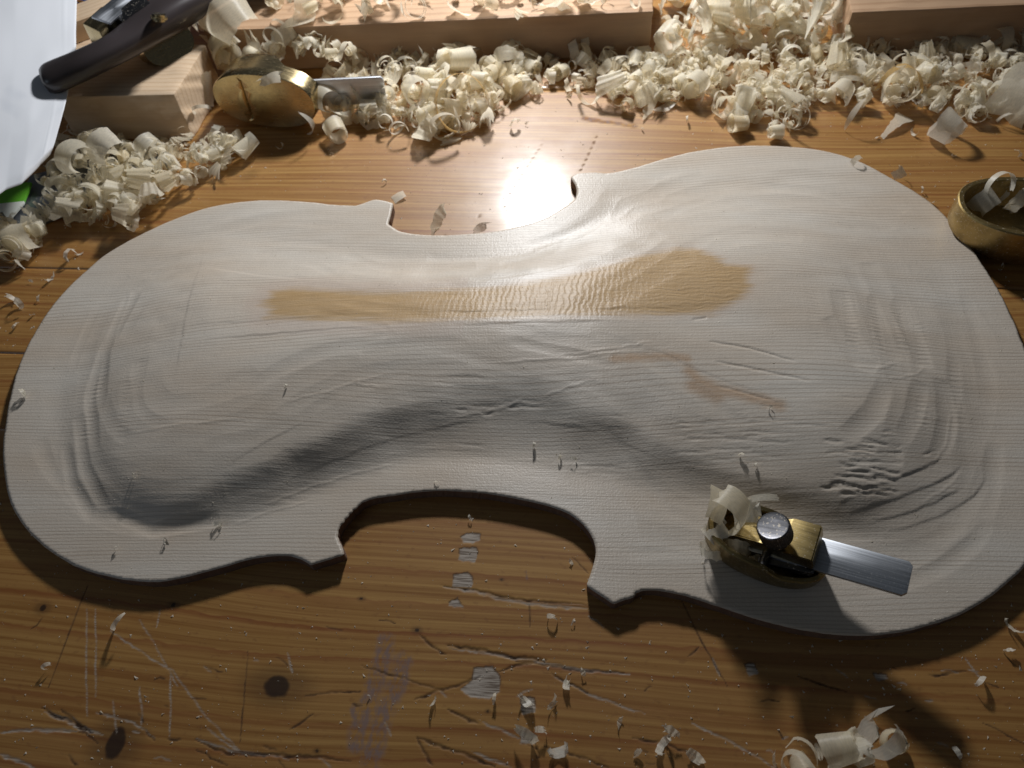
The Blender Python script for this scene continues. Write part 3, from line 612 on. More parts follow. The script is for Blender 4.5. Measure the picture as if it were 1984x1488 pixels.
def cyl(name, r, h, n=24, bev=.0003):
    bm = bmesh.new(); bmesh.ops.create_cone(bm, cap_ends=True, segments=n, radius1=r, radius2=r, depth=h)
    if bev: bmesh.ops.bevel(bm, geom=[e for e in bm.edges if abs(e.verts[0].co.z-e.verts[1].co.z) < 1e-6], offset=bev, segments=2, affect='EDGES')
    return bm_mesh(name, bm, True, 40)

# --- the finger plane standing on the violin plate
PZ = TZ+.0012
bn = (at(1597, 1042, .016)+at(1588, 1107, .016))/2; bf = (at(1770, 1090, .022)+at(1757, 1155, .022))/2
bd = bf-bn; ang = math.atan2(bd[1], bd[0]); dirx = np.array([math.cos(ang), math.sin(ang)])
cen = at(1482, 1060, PZ+.004)
fp = empty('finger_plane', (cen[0], cen[1], PZ), (0, 0, ang))
tag(fp, 'small brass finger plane with a knurled screw and long iron standing on the violin front', 'hand plane')
LB, WB = .0365, .0195
obj('body', plane_body(LB, WB, .0105, .0075, .0017, .003, crown=.0015, dip=.001), TARN, fp)
loc = lambda p: np.array([(p[:2]-cen[:2])@dirx, (p[:2]-cen[:2])@np.array([-dirx[1], dirx[0]]), p[2]-PZ])
ln, lf = loc(bn), loc(bf); tilt = math.atan2(lf[2]-ln[2], lf[0]-ln[0]); yb = (ln[1]+lf[1])/2
over = .031; Lb = math.hypot(lf[0]-ln[0], lf[2]-ln[2])+over
bl = obj('blade', blade_mesh(Lb, .0108, .0012), STEEL, fp, (ln[0]-over*math.cos(tilt), yb, ln[2]-over*math.sin(tilt)), (0, -tilt, math.atan2(lf[1]-ln[1], lf[0]-ln[0])))
# lever cap: a brass wedge over the iron, thick at the back
def lever():
    pr = [(-.0165, .0016), (-.0125, .0036), (-.004, .0048), (.0, .0048), (.0035, .0062), (.0115, .0058), (.0118, .0002), (.0, -.0002), (-.0165, .0004)]
    bm = bmesh.new(); s = [[bm.verts.new((x, y*(.0036 if x < -.005 else .0044 if x < .001 else .0061), z)) for x, z in pr] for y in (-1, 1)]
    bm.faces.new(s[0]); bm.faces.new(s[1][::-1])
    for i in range(len(pr)): bm.faces.new((s[0][i], s[1][i], s[1][(i+1) % len(pr)], s[0][(i+1) % len(pr)]))
    bmesh.ops.bevel(bm, geom=bm.edges[:], offset=.0004, segments=2, affect='EDGES')
    return bm_mesh('lever_cap', bm)
cx_ = ln[0]-.0125; obj('lever_cap', lever(), TARN, fp, (cx_, yb, ln[2]-.0125*math.sin(tilt)+.0004), (0, -tilt, 0))
obj('bed', hexa('bed', [(-.001, -.0066, .002), (.0145, -.0056, .002), (.0145, .0056, .002), (-.001, .0066, .002)], [(-.001, -.0066, .0045), (.0145, -.0056, .0096), (.0145, .0056, .0096), (-.001, .0066, .0045)], .0004), DSTEEL, fp, (0, yb*.4, 0))
obj('cross_pin', cyl('cross_pin', .0012, WB*.96), DSTEEL, fp, (cx_-.002, yb*.3, .0066), (math.pi/2, 0, 0))
kp = loc(at(1497, 1018, PZ+.0215)); kb = kp-np.array([.0, 0, 0])
kn = obj('thumb_screw', knob_mesh(.0048, .0058), DSTEEL, fp, (kp[0]+.0024, kp[1], kp[2]-.0058*.9), (0, -.42, 0))
obj('screw_shank', cyl('screw_shank', .0014, .008), DSTEEL, kn, (0, 0, -.0035))
PLANE_THROAT = at(1425, 1000, PZ+.012)

# --- the finger plane lying on its side behind, sole towards the viewer
a0, a1 = at(415, 190, .014), at(612, 214, .012)
ax2 = a1-a0; ax2[2] = 0; L2 = np.linalg.norm(ax2); xh = Vector(ax2/L2)
f2 = empty('finger_plane'); Wd2 = .0270
yh = Vector((0, 0, 1)); zh = xh.cross(yh); 
if zh.y < 0: zh = -zh
yh = zh.cross(xh)
R2 = Matrix((xh, yh, zh)).transposed(); R2 = R2 @ Matrix.Rotation(math.radians(-6), 3, 'X')
mid2 = (a0+a1)/2
f2.matrix_world = Matrix.Translation((mid2[0], mid2[1], Wd2/2*1.03+.0006)) @ R2.to_4x4()
tag(f2, 'brass finger plane lying on its side, showing its oval sole and slot mouth', 'hand plane')
obj('body', plane_body(L2*1.0, Wd2, .019, .0105, .0018, .004, crown=.0, dip=.001), BRASS, f2)
b2 = obj('blade', blade_mesh(.062, .0135, .0013), STEEL, f2, (-.006, 0, .0045), (0, math.radians(-14), 0))
obj('lever_cap', boxm('lever_cap', .020, .012, .006, .0008, off=(0, 0, 0)), BRASS_D, f2, (.004, 0, .0125), (0, math.radians(-14), 0))
obj('cross_pin', cyl('cross_pin', .0015, Wd2*.96), DSTEEL, f2, (-.002, 0, .0150), (math.pi/2, 0, 0))

# --- the larger plane at the right edge, hollow upwards
R3 = .0178; c3 = at(2032, 404, R3)
f3 = empty('finger_plane', (c3[0], c3[1], .0002), (0, 0, math.radians(-17)))
tag(f3, 'large hollow brass plane cut off by the right edge, with shavings inside its rim', 'hand plane')
obj('body', plane_body(.064, .0330, R3, R3, .0021, .006, crown=.0075, dip=0, mouth=False), BRASS_D, f3)
obj('blade', blade_mesh(.060, .017, .0016), STEEL, f3, (.002, 0, .0085), (0, math.radians(-22), 0))
obj('cross_pin', cyl('cross_pin', .0018, .031), DSTEEL, f3, (.010, 0, .0165), (math.pi/2, 0, 0))

# --- dark handled spokeshave on the left block
tool = empty('spokeshave', at(250, 90, .024)); TO = Vector(tool.location)
tag(tool, 'small spokeshave with a dark curved wooden handle resting on the short spruce block', 'spokeshave')
def handle_mesh():
    pts = [(88,157,.037),(120,143,.038),(170,121,.0395),(235,88,.040),(305,40,.041),(370,2,.041),(440,-36,.0405),(530,-86,.040)]
    C3 = catmull([at(*p)-np.array(TO) for p in pts], .0015); n = len(C3); V = []; m = 28
    for i, c in enumerate(C3):
        t = C3[min(i+1, n-1)]-C3[max(i-1, 0)]; t /= np.linalg.norm(t); s = np.cross(t, [0, 0, 1]); s /= np.linalg.norm(s); u = np.cross(s, t)
        f = i/(n-1); wd = .0084+.0012*math.exp(-((f-.5)/.16)**2)-.0016*math.exp(-((f-.22)/.13)**2); hh = .0052+.0022*math.exp(-((f-.52)/.15)**2)
        if i < 3: k_ = (.80, .93, .985)[i]; wd *= k_; hh *= k_
        for j in range(m):
            a = 2*math.pi*j/m; ca, sa = math.cos(a), math.sin(a)
            V.append(c+s*wd*np.sign(ca)*abs(ca)**.62+u*hh*np.sign(sa)*abs(sa)**.8)
    V = np.array(V); Q = []
    for i in range(n-1):
        j = np.arange(m); k2 = (j+1) % m; Q.append(np.stack([i*m+j, i*m+k2, (i+1)*m+k2, (i+1)*m+j], 1))
    me = mesh_np('handle', np.vstack([V, V[:m].mean(0, keepdims=True), V[-m:].mean(0, keepdims=True)]), np.vstack(Q), np.vstack([np.stack([np.full(m, n*m), (np.arange(m)+1) % m, np.arange(m)], 1), np.stack([np.full(m, n*m+1), (n-1)*m+np.arange(m), (n-1)*m+(np.arange(m)+1) % m], 1)]))
    return me
t = NT('dark_hardwood'); o = t.co(); fb = t.noise(t.mp(o, (60, 160, 400), rot=(0, 0, -.45)), 1, 3); wr = t.noise(o, 24, 2)
t.set(Base_Color=t.mix(t.ramp(wr, [(.35, 0.), (.75, 1.)]), t.mix(fb, (.012, .010, .010), (.032, .024, .022)), (.060, .048, .050)), Roughness=.36, Normal=t.bump(fb, .08, .0004)); t.p.inputs['Coat Weight'].default_value = .15
DARKW = t.m
obj('handle', handle_mesh(), DARKW, tool)
hd = at(360, 28, .04)-at(235, 92, .04); ha = math.atan2(hd[1], hd[0])
bc = at(326, 86, .030)-np.array(TO)
def stadium(name, L, W, H, n=20):
    bm = bmesh.new(); pts = []
    for s in (1, -1):
        for i in range(n+1):
            a = -math.pi/2+math.pi*i/n; pts.append((s*(L/2-W/2+W/2*math.cos(a)), s*W/2*math.sin(a)))
    bot = [bm.verts.new((x, y, 0)) for x, y in pts]; top = [bm.verts.new((x, y, H)) for x, y in pts]
    bm.faces.new(bot[::-1]); bm.faces.new(top)
    for i in range(len(pts)): bm.faces.new((bot[i], bot[(i+1) % len(pts)], top[(i+1) % len(pts)], top[i]))
    bmesh.ops.bevel(bm, geom=[e for e in bm.edges if abs(e.verts[0].co.z-e.verts[1].co.z) < 1e-6], offset=.0006, segments=2, affect='EDGES')
    return bm_mesh(name, bm)
# brass sole plate set on edge under the handle, its oval face towards the viewer
bs = obj('sole', stadium('sole', .0250, .0150, .0120), BRASS, tool); 
xh4 = Vector((math.cos(ha), math.sin(ha), 0)); zh4 = Vector((xh4.y, -xh4.x, 0)); zt4 = (zh4*math.cos(.55)+Vector((0, 0, 1))*math.sin(.55)).normalized(); yh4 = zt4.cross(xh4)
bs.matrix_local = Matrix.Translation(Vector(bc)-zt4*.0115) @ Matrix((xh4, yh4, zt4)).transposed().to_4x4()
sc = at(308, 34, .0475)-np.array(TO)
scr = obj('screw', cyl('screw', .0036, .003, 28, .001), BRASS, tool, sc, (-.35, .25, 0))
obj('slot_shade_bar', boxm('slot_shade_bar', .006, .0009, .0008, 0), BLACKM, scr, (0, 0, .0013), (0, 0, .7))  # raised black bar standing in for the shade inside the screw's slot
q4 = at(205, 42, .0450)-np.array(TO); obj('blade_cap', hexa('blade_cap', [(-.009, -.006, -.012), (.010, -.0075, -.012), (.010, .007, -.012), (-.006, .006, -.012)], [(-.008, -.002, .0), (.009, -.003, .001), (.009, .008, .001), (-.006, .008, 0)], .0008), BRASS, tool, q4, (.15, .1, ha+.5))
q5 = at(255, 24, .0460)-np.array(TO); obj('clamp', hexa('clamp', [(-.009, -.005, -.012), (.009, -.005, -.012), (.009, .006, -.012), (-.009, .006, -.012)], [(-.007, -.004, .001), (.009, -.004, .003), (.009, .005, .003), (-.007, .005, .001)], .0012), DSTEEL, tool, q5, (.0, -.1, ha))
q6 = at(222, 18, .0475)-np.array(TO); obj('blade', boxm('blade', .022, .009, .0012, .0002), STEEL, tool, q6, (.25, .1, ha+.55))

# small pale stick and printed packet behind it
p1 = at(190, 52, .0265)
tag(obj('wood_offcut', boxm('wood_offcut', .030, .016, .010, .0008), PALE, None, (p1[0]-.002, p1[1]+.004, .0292), (0, 0, math.radians(28))), 'pale wooden offcut half hidden behind the spokeshave', 'offcut')
t = NT('printed_paper'); o = t.co(); nz = t.noise(t.mp(o, (90, 160, 1), rot=(0, 0, .5)), 1, 2, .5, 1.)
r = t.n('ShaderNodeValToRGB'); t.l(nz, r.inputs[0]); r.color_ramp.interpolation = 'CONSTANT'; e = r.color_ramp.elements
for i, (ps, cc) in enumerate([(0, (.02, .07, .35)), (.42, (.04, .16, .55)), (.50, (.65, .30, .03)), (.56, (.45, .02, .03)), (.62, (.02, .02, .05)), (.70, (.75, .6, .1))]):
    if i > 1: e.new(ps)
    e[i].position = ps; e[i].color = (*cc, 1)
t.set(Base_Color=r.outputs[0], Roughness=.35); PRINT = t.m
p2 = at(190, 5, .012)
tag(obj('printed_packet', boxm('printed_packet', .09, .05, .012, .003, 3), PRINT, None, (p2[0]-.005, p2[1]+.030, .0065), (0, 0, math.radians(-4))), 'blue packet with red and orange print behind the white paper', 'packet')

# ------------------------------------------------------------------ paper, card and scraper at the left
def coons(top, right, bottom, left, n, m):
    f = lambda c, k_: catmull(c, 1e9) if False else np.array([[np.interp(x, np.r_[0, np.cumsum(np.linalg.norm(np.diff(np.array(c, float)[:, :2], axis=0), axis=1))]/np.linalg.norm(np.diff(np.array(c, float)[:, :2], axis=0), axis=1).sum(), np.array(c, float)[:, d]) for d in range(3)] for x in np.linspace(0, 1, k_)])
    T_, B_2, L_, R_ = f(top, n), f(bottom, n), f(left, m), f(right, m); s = np.linspace(0, 1, n)[None, :, None]; t_ = np.linspace(0, 1, m)[:, None, None]
    return (1-t_)*T_[None]+t_*B_2[None]+(1-s)*L_[:, None]+s*R_[:, None]-((1-s)*(1-t_)*T_[0]+s*(1-t_)*T_[-1]+(1-s)*t_*B_2[0]+s*t_*B_2[-1])
top = [(-90,-60,.050),(30,-60,.044),(150,-60,.036)]; right = [(150,-60,.036),(147,90,.035),(122,210,.033),(104,285,.029),(98,302,.027)]
bottom = [(-90,420,.034),(-20,392,.031),(12,368,.030),(42,357,.029),(75,326,.028),(98,302,.027)]; left = [(-90,-60,.050),(-90,160,.044),(-90,420,.034)]
n_, m_ = 60, 70
C_ = coons(top, right, bottom, left, n_, m_).reshape(-1, 3)
Vp = np.array([at(*p) for p in C_]).reshape(m_, n_, 3)
ss, tt = np.meshgrid(np.linspace(0, 1, n_), np.linspace(0, 1, m_))
Vp[..., 2] += .0016*np.sin(ss*3+tt*3)*tt*(1-tt)*2+(fbm(ss*2, tt*3, 71)-.45)*.0022*np.minimum(1, tt*3)
cre = np.exp(-((ss-.90+.02*tt)/.006)**2); Vp[..., 2] += .00018*cre
Vp = Vp.reshape(-1, 3); org = Vp.mean(0); i = (np.arange(m_-1)[:, None]*n_+np.arange(n_-1)[None]).ravel()
t = NT('white_paper'); o = t.co()
t.set(Base_Color=t.mix(t.ramp(t.noise(o, 22, 3), [(.62, 0.), (.75, .5)]), (.75, .77, .81), (.42, .46, .54)), Roughness=.7, Normal=t.bump(t.noise(o, 900, 2), .06, .0002)); PAPER = t.m
pm = mesh_np('paper', Vp-org, np.stack([i, i+n_, i+n_+1, i+1], 1)); po = obj('paper_sheet', pm, PAPER, None, org)
md = po.modifiers.new('thickness', 'SOLIDIFY'); md.thickness = .00025
tag(po, 'white paper sheet with a creased edge covering the left corner of the bench', 'paper')
t = NT('green_edged_card'); o = t.co('Generated'); sp_ = t.n('ShaderNodeSeparateXYZ'); t.l(o, sp_.inputs[0])
t.set(Base_Color=t.mix(t.math('GREATER_THAN', sp_.outputs[1], .58), (.62, .64, .58), (.10, .34, .02)), Roughness=.5); CARD = t.m
q = [at(x, y, .004) for x, y in ((-60,470),(2,440),(44,392),(60,352),(-60,352))]; org = np.mean(q, 0); org[2] = .0025
tag(obj('printed_card', hexa('printed_card', [Vector((p[0]-org[0], p[1]-org[1], 0)) for p in q], [Vector((p[0]-org[0], p[1]-org[1], .0012)) for p in q], .0002), CARD, None, org), 'pale card with a green band peeping out below the white paper', 'card')
q = [at(x, y, .001) for x, y in ((-14,474),(292,348),(332,272),(60,340))]; org = np.mean(q, 0); org[2] = .0002
tag(obj('steel_scraper', hexa('steel_scraper', [Vector((p[0]-org[0], p[1]-org[1], 0)) for p in q], [Vector((p[0]-org[0], p[1]-org[1], .0011)) for p in q], .0002), metal_mat('grey_steel', (.30, .32, .35), .5, grime=.5, dust=.3), None, org), 'flat grey steel scraper buried under the shavings at the left', 'scraper')

# ------------------------------------------------------------------ shavings
def shaving_mat(name, c0, c1, tr=.45):
    t = NT(name); o = t.co(); rnd = t.n('ShaderNodeObjectInfo').outputs['Random']; isl = t.n('ShaderNodeNewGeometry').outputs['Random Per Island']
    rr = t.math('FRACT', t.math('ADD', rnd, isl)); fb = t.noise(t.mp(o, (500, 2500, 900)), 1, 2)
    c = t.mix(rr, c0, c1); c = t.mix(.13, c, t.ramp(fb, [(.3, (.62, .5, .36)), (.7, (1, 1, 1))]), 'MULTIPLY')
    b = t.bump(fb, .25, .0003)
    t.set(Base_Color=c, Roughness=.40, Normal=b); t.p.inputs['Specular IOR Level'].default_value = .45
    tl = t.n('ShaderNodeBsdfTranslucent'); t.l(c, tl.inputs[0]); mx = t.n('ShaderNodeMixShader'); mx.inputs[0].default_value = tr
    t.l(t.p.outputs[0], mx.inputs[1]); t.l(tl.outputs[0], mx.inputs[2])
    tp = t.n('ShaderNodeBsdfTransparent'); m2 = t.n('ShaderNodeMixShader'); t.l(t.math('MULTIPLY', t.ramp(fb, [(.35, .35), (.75, 1.)]), .36), m2.inputs[0]); t.l(mx.outputs[0], m2.inputs[1]); t.l(tp.outputs[0], m2.inputs[2]); t.l(m2.outputs[0], t.out.inputs[0])
    return t.m
SHAV = shaving_mat('spruce_shaving', (.96, .925, .81), (.91, .83, .64), .56); AMBER = shaving_mat('amber_shaving', (.72, .47, .17), (.76, .52, .22), .4); WHITE = shaving_mat('white_shaving', (.88, .84, .74), (.84, .77, .62), .35)

def curl_verts(turns, r0, r1, wd, drift=0, cone=0, pleat=0, pk=9, rag=.15, n=26, m=5, twist=0, taper=0, rs=None, edge=.10):
    """ribbon curled about the y axis, mm"""
    rs = rs or np.random.default_rng(1)
    s = np.linspace(0, 1, n); V = np.zeros((n, m, 3)); en = rs.normal(0, rag/ n*1.2, (m,)); e0 = rs.normal(0, rag/n*1.2, (m,))
    ph = rs.uniform(0, 6); wl = 1+edge*np.cumsum(rs.normal(0, .5, n)); 
    for j, tj in enumerate(np.linspace(-.5, .5, m)):
        sj = s.copy()
        sj[-1] += en[j]*n*.10; sj[-2] += en[j]*n*.04; sj[0] += e0[j]*n*.10
        th = turns*2*math.pi*sj+twist*tj; r = (r0+(r1-r0)*sj)*(1+cone*tj)+pleat*np.sin(th*pk+ph+tj*1.5)*(.6+.4*abs(tj)*2)+.04*r0*np.sin(th*2.3+ph)
        ww = wd*wl*(1-taper*np.abs(2*s-1)**2)
        V[:, j] = np.stack([r*np.cos(th), tj*ww+drift*sj+.03*wd*np.sin(th*1.7+ph), r*np.sin(th)], 1)
    V -= V.reshape(-1, 3).mean(0)
    return V.reshape(-1, 3)/1000, n, m
def grid_q(n, m): i = (np.arange(n-1)[:, None]*m+np.arange(m-1)[None]).ravel(); return np.stack([i, i+1, i+m+1, i+m], 1)
BASES = {'roll': [], 'curl': [], 'frill': [], 'flake': [], 'ribbon': []}
for i in range(14):
    rs = np.random.default_rng(100+i); BASES['roll'].append(curl_verts(rs.uniform(1.1, 2.4), rs.uniform(2.2, 3.0), rs.uniform(3.2, 4.6), rs.uniform(3, 10), rs.uniform(-1, 4), rs.uniform(-.35, .35), rs.choice([0, 0, .12]), 5, rs=rs, n=34, rag=.6, edge=.1))
for i in range(16):
    rs = np.random.default_rng(200+i); BASES['curl'].append(curl_verts(rs.uniform(.55, 1.05), rs.uniform(3, 5.5), rs.uniform(4, 8), rs.uniform(4, 8.5), rs.uniform(-3, 3), rs.uniform(-.4, .4), .0, rs=rs, rag=.5))
for i in range(14):
    rs = np.random.default_rng(300+i); BASES['frill'].append(curl_verts(rs.uniform(.5, 1.3), rs.uniform(2.6, 4.2), rs.uniform(3, 6), rs.uniform(4, 8), rs.uniform(-2, 2), rs.uniform(-.7, .7), rs.uniform(.25, .5), rs.uniform(6, 12), rs=rs, n=44, m=6, rag=1.2, edge=.12))
for i in range(12):
    rs = np.random.default_rng(400+i); BASES['flake'].append(curl_verts(rs.uniform(.12, .3), rs.uniform(6, 11), rs.uniform(7, 14), rs.uniform(4, 8), 0, rs.uniform(-.3, .3), rs.uniform(0, .2), 14, rs=rs, n=18, m=5, rag=1.6, taper=rs.uniform(0, .7), twist=rs.uniform(-.3, .3)))
for i in range(8):
    rs = np.random.default_rng(500+i); BASES['ribbon'].append(curl_verts(rs.uniform(.8, 1.9), rs.uniform(3.0, 5), rs.uniform(4, 7), rs.uniform(1.6, 3.2), rs.uniform(6, 16), 0, 0, rs=rs, n=40, m=3, rag=.6, taper=.5))
def fan_verts(L, wd, am, bend, rs, n=12, m=17):
    s = np.linspace(0, 1, n)[:, None]; t_ = np.linspace(-.5, .5, m)[None]; ph = rs.uniform(0, 6)
    jag_ = rs.uniform(.65, 1.1, (1, m)); ss_ = s*(1+(jag_-1)*s**3)
    x = ss_*L; y = t_*wd*(.35+.75*ss_)+0*x; z = bend*L*ss_**2+am*np.sin(np.arange(m)[None]*1.9+ph)*(.25+ss_)+.12*L*np.sin(t_*4+ph)
    V = np.stack([x, y, z], -1).reshape(-1, 3); return (V-V.mean(0))/1000, n, m
BASES['fan'] = [fan_verts(rs.uniform(6, 10), rs.uniform(6, 11), rs.uniform(.25, .6), rs.uniform(-.7, .9), rs) for rs in [np.random.default_rng(900+i) for i in range(14)]]
BM = {k: [(mesh_np('shaving', v, grid_q(n, m)), v) for v, n, m in L] for k, L in BASES.items()}
for L in BM.values():
    for me_, _ in L: me_.materials.append(SHAV)

SURF = []    # (polygon xy, z) of block tops for resting things
def rest(verts, eul, scale, xy, base, extra=0.):
    R = np.array(Euler(eul).to_matrix())*scale; zmin = (verts @ R.T)[:, 2].min()
    return (xy[0], xy[1], base-zmin+extra+.0001)
ADJ = {'roll': 'tightly rolled pale shaving', 'curl': 'open curled pale shaving', 'frill': 'crinkled frilly white shaving', 'flake': 'flat torn pale shaving', 'ribbon': 'narrow twisted shaving ribbon', 'fan': 'white feathery shaving fan'}
def region_pts(poly, n, sp=1.):
    poly = np.array(poly, float); lo2, hi2 = poly.min(0), poly.max(0); pts = []
    while len(pts) < n:
        c = rng.uniform(lo2, hi2, (60, 2)); c = c[inpoly(c, poly)]
        if not len(c): continue
        if pts: d = np.min(np.linalg.norm((c[:, None]-np.array(pts)[None])*np.array([1, 1.3]), axis=2), 1); pts.append(c[np.argmax(d)] if rng.random() < sp else c[0])
        else: pts.append(c[0])
    return pts
MIXA = ['roll']*3+['curl']*4+['frill']*6+['flake']*2+['ribbon']*4+['fan']*4
RECORDS = []
def heap(where, poly, n, base=0., pile=.008, scale=(.75, 1.15), filler=0, fsc=(.4, .8), mix=MIXA, group=None, tilt=1.):
    P_ = np.array(poly, float); cen_ = P_.mean(0); edge_loop = np.vstack([P_, P_[:1]])
    smid = (scale[0]+scale[1])/2; pts = np.array(region_pts(poly, n, .65)); d, _ = seg_dist(pts, edge_loop); dm = d.max()+1e-6
    for (px, py), dd in zip(pts, d):
        kd = mix[rng.integers(len(mix))]; me_, v = BM[kd][rng.integers(len(BM[kd]))]; sc_ = scale[0]*.8+(scale[1]*1.2-scale[0]*.8)*rng.random()**1.3
        eul = (rng.normal(0, .55*tilt), rng.normal(0, .9), rng.uniform(0, 6.28)) if kd != 'flake' else (rng.normal(0, .4), math.pi/2*rng.choice([-1, 1])+rng.normal(0, .5), rng.uniform(0, 6.28))
        ex = pile*(dd/dm)*rng.random()
        q = at(px, py, base+ex+.004)
        o = obj('wood_shaving', me_, None, None, rest(v, eul, sc_, q, base, ex), eul); o.scale = (sc_,)*3
        RECORDS.append((o, ('small ' if sc_ < smid*.82 else 'large ' if sc_ > smid*1.2 else '')+ADJ[kd], px, py, where)); tag(o, 'x', 'wood shaving', group or f'shavings {where}')
    if filler:
        VV, QQ, k0 = [], [], 0
        pts = np.array(region_pts(poly, 1, 0)) if False else P_.min(0)+rng.random((filler*6, 2))*(P_.max(0)-P_.min(0)); pts = pts[inpoly(pts, P_)][:filler]; d, _ = seg_dist(pts, edge_loop)
        for (px, py), dd in zip(pts, d):
            kd = mix[rng.integers(len(mix))]; v, n2, m2 = BASES[kd][rng.integers(len(BASES[kd]))]; sc_ = rng.uniform(*fsc)
            eul = (rng.normal(0, .8), rng.normal(0, 1.2), rng.uniform(0, 6.28)); ex = pile*.8*(dd/dm)*rng.random()
            q = at(px, py, base+ex); R = np.array(Euler(eul).to_matrix())*sc_; w_ = v @ R.T; w_ = w_+np.array(rest(v, eul, sc_, q, base, ex)); VV.append(w_); QQ.append(grid_q(n2, m2)+k0); k0 += len(w_)
        o = obj('shaving_litter', mesh_np('shaving_litter', np.vstack(VV), np.vstack(QQ)), SHAV); o['kind'] = 'stuff'; o['label'] = 'small broken shavings and curls '+where; o['category'] = 'shavings'
HEAP_A = [(72,420),(95,350),(135,262),(215,268),(270,300),(330,275),(440,268),(478,286),(440,335),(400,345),(300,395),(255,432),(180,432),(120,415),(60,505),(5,515),(12,468)]
heap('in the pile below the short block at the left', HEAP_A, 44, .0012, .010, (.7, 1.15), 260, (.35, .8))
HEAP_B = [(625,215),(640,150),(690,110),(740,80),(800,85),(870,100),(930,85),(1030,125),(1020,170),(985,200),(940,240),(870,262),(800,255),(730,240),(670,245)]
heap('in the fluffy pile right of the sideways plane', HEAP_B, 50, 0., .010, (.75, 1.3), 300, (.35, .9))
heap('in the sparse row below the long bar', [(985,140),(1060,118),(1180,105),(1290,110),(1300,200),(1220,205),(1110,180),(1030,185)], 24, 0., .003, (.6, .95), 60)
HEAP_D = [(1150,130),(1290,95),(1400,80),(1550,75),(1700,85),(1984,80),(1984,225),(1900,225),(1800,215),(1740,205),(1640,195),(1560,205),(1545,255),(1480,258),(1410,240),(1390,190),(1300,200),(1240,215),(1180,190)]
heap('in the wide heap behind the right half of the plate', HEAP_D, 105, 0., .009, (.6, 1.05), 620, (.3,.75))
heap('in the deep pile between the two rear bars', [(1275,0),(1300,-20),(1640,-20),(1640,85),(1500,85),(1380,85),(1280,100)], 28, .004, .014, (.9, 1.5), 110, (.6, 1.0))
heap('on top of the long weathered bar', [(505,-10),(640,-25),(900,-25),(1250,-30),(1255,8),(1100,12),(900,22),(700,32),(540,42)], 22, .0235, .004, (.9, 1.3), 30)
heap('piled between the short block and the long bar', [(400,60),(430,20),(520,20),(560,60),(640,95),(690,100),(660,130),(590,110),(500,115),(430,120)], 18, .012, .012, (.9, 1.4), 50)
heap('scattered over the dark front right of the bench', [(1560,1440),(1640,1425),(1760,1440),(1740,1500),(1540,1500)], 4, 0., .002, (.8, 1.1), 4)

def hero(label, px, py, base, verts, eul, scale=1., mat=SHAV, extra=0., name='wood_shaving', cat='wood shaving'):
    v, n, m = verts; me_ = mesh_np('shaving', v, grid_q(n, m)); q = at(px, py, base+.004)
    o = obj(name, me_, mat, None, rest(v, eul, scale, q, base, extra), eul); o.scale = (scale,)*3
    return tag(o, label, cat)
R_ = lambda s: np.random.default_rng(s)
H2 = math.pi/2
hero('large amber shaving ring standing at the front of the fluffy pile', 905, 222, 0, curl_verts(1.25, 12.2, 13.6, 5.0, 3, .05, 0, rs=R_(1), n=60, taper=.35), (-.75, .3, .1), 1, AMBER)
hero('white crescent shaving leaning at the tip of the sideways plane', 604, 256, 0, curl_verts(.36, 10, 9, 3.6, 0, 0, 0, rs=R_(2), taper=.9), (.9, 1.2, .5), 1, WHITE)
hero('plump pale roll right of the white crescent shaving', 652, 256, 0, curl_verts(1.6, 4.2, 5.0, 8.0, 1, .1, 0, rs=R_(3), n=40), (.1, .3, .4), 1)
hero('broad double curl alone in front of the right heap', 1832, 255, 0, curl_verts(1.5, 5.6, 7.0, 10, 3, .2, .12, 5, rs=R_(4), n=44), (.3, .4, .9), 1, WHITE)
hero('big arched amber-lined ribbon on the right heap', 1745, 165, .004, curl_verts(.46, 11, 13, 6, 3, .1, 0, rs=R_(5), n=40, taper=.4), (-.35, .15, .25), 1, AMBER)
hero('wide white shaving sheet at the right edge of the frame', 1966, 205, .002, curl_verts(.3, 14, 17, 17, 0, .2, 0, rs=R_(6), n=24), (.2, -1.3, .4), 1, WHITE)
hero('flat pale square-ended shaving lying before the right heap', 1738, 234, 0, curl_verts(.14, 20, 24, 8, 0, 0, 0, rs=R_(7)), (.15, -1.3, .5), 1, WHITE)
hero('thin arched sliver lying in front of the right heap', 1648, 236, 0, curl_verts(.35, 9, 8, 2.4, 0, 0, 0, rs=R_(8), taper=.9), (.6, -1.4, .1), 1, WHITE)
hero('small flat white chip alone behind the upper corner of the plate', 770, 371, 0, curl_verts(.08, 12, 12, 3.8, 0, 0, 0, rs=R_(9), n=8), (.1, -1.45, .3), 1, WHITE)
hero('torn white scrap on the bench inside the far waist', 852, 434, 0, curl_verts(.3, 6.5, 8, 5, 0, .6, .4, 11, rs=R_(10), rag=2.2, taper=.6), (.3, -1.3, .8), 1, WHITE)
hero('tiny grey scrap at the edge of the bright reflection', 930, 440, 0, curl_verts(.15, 7, 8, 3, 0, .4, .2, 9, rs=R_(11), rag=2, taper=.5), (.2, -1.4, .2), .9, WHITE)
hero('looped shaving ribbon standing in the large right plane', 1930, 372, .011, curl_verts(.95, 5.5, 6.8, 2.6, 1.5, 0, 0, rs=R_(12), n=40), (-.45, .4, .1), 1, WHITE)
hero('pale broad curl lying in the large right plane', 1912, 392, .008, curl_verts(.7, 4, 5.5, 6, 1, .3, 0, rs=R_(13)), (.4, .9, .9), 1, WHITE)
hero('frayed pale scrap on the floor of the large right plane', 1970, 400, .0075, curl_verts(.4, 4.5, 6, 6, 1, .4, .3, 9, rs=R_(43), rag=2), (.3, -1.1, .3), 1, WHITE)
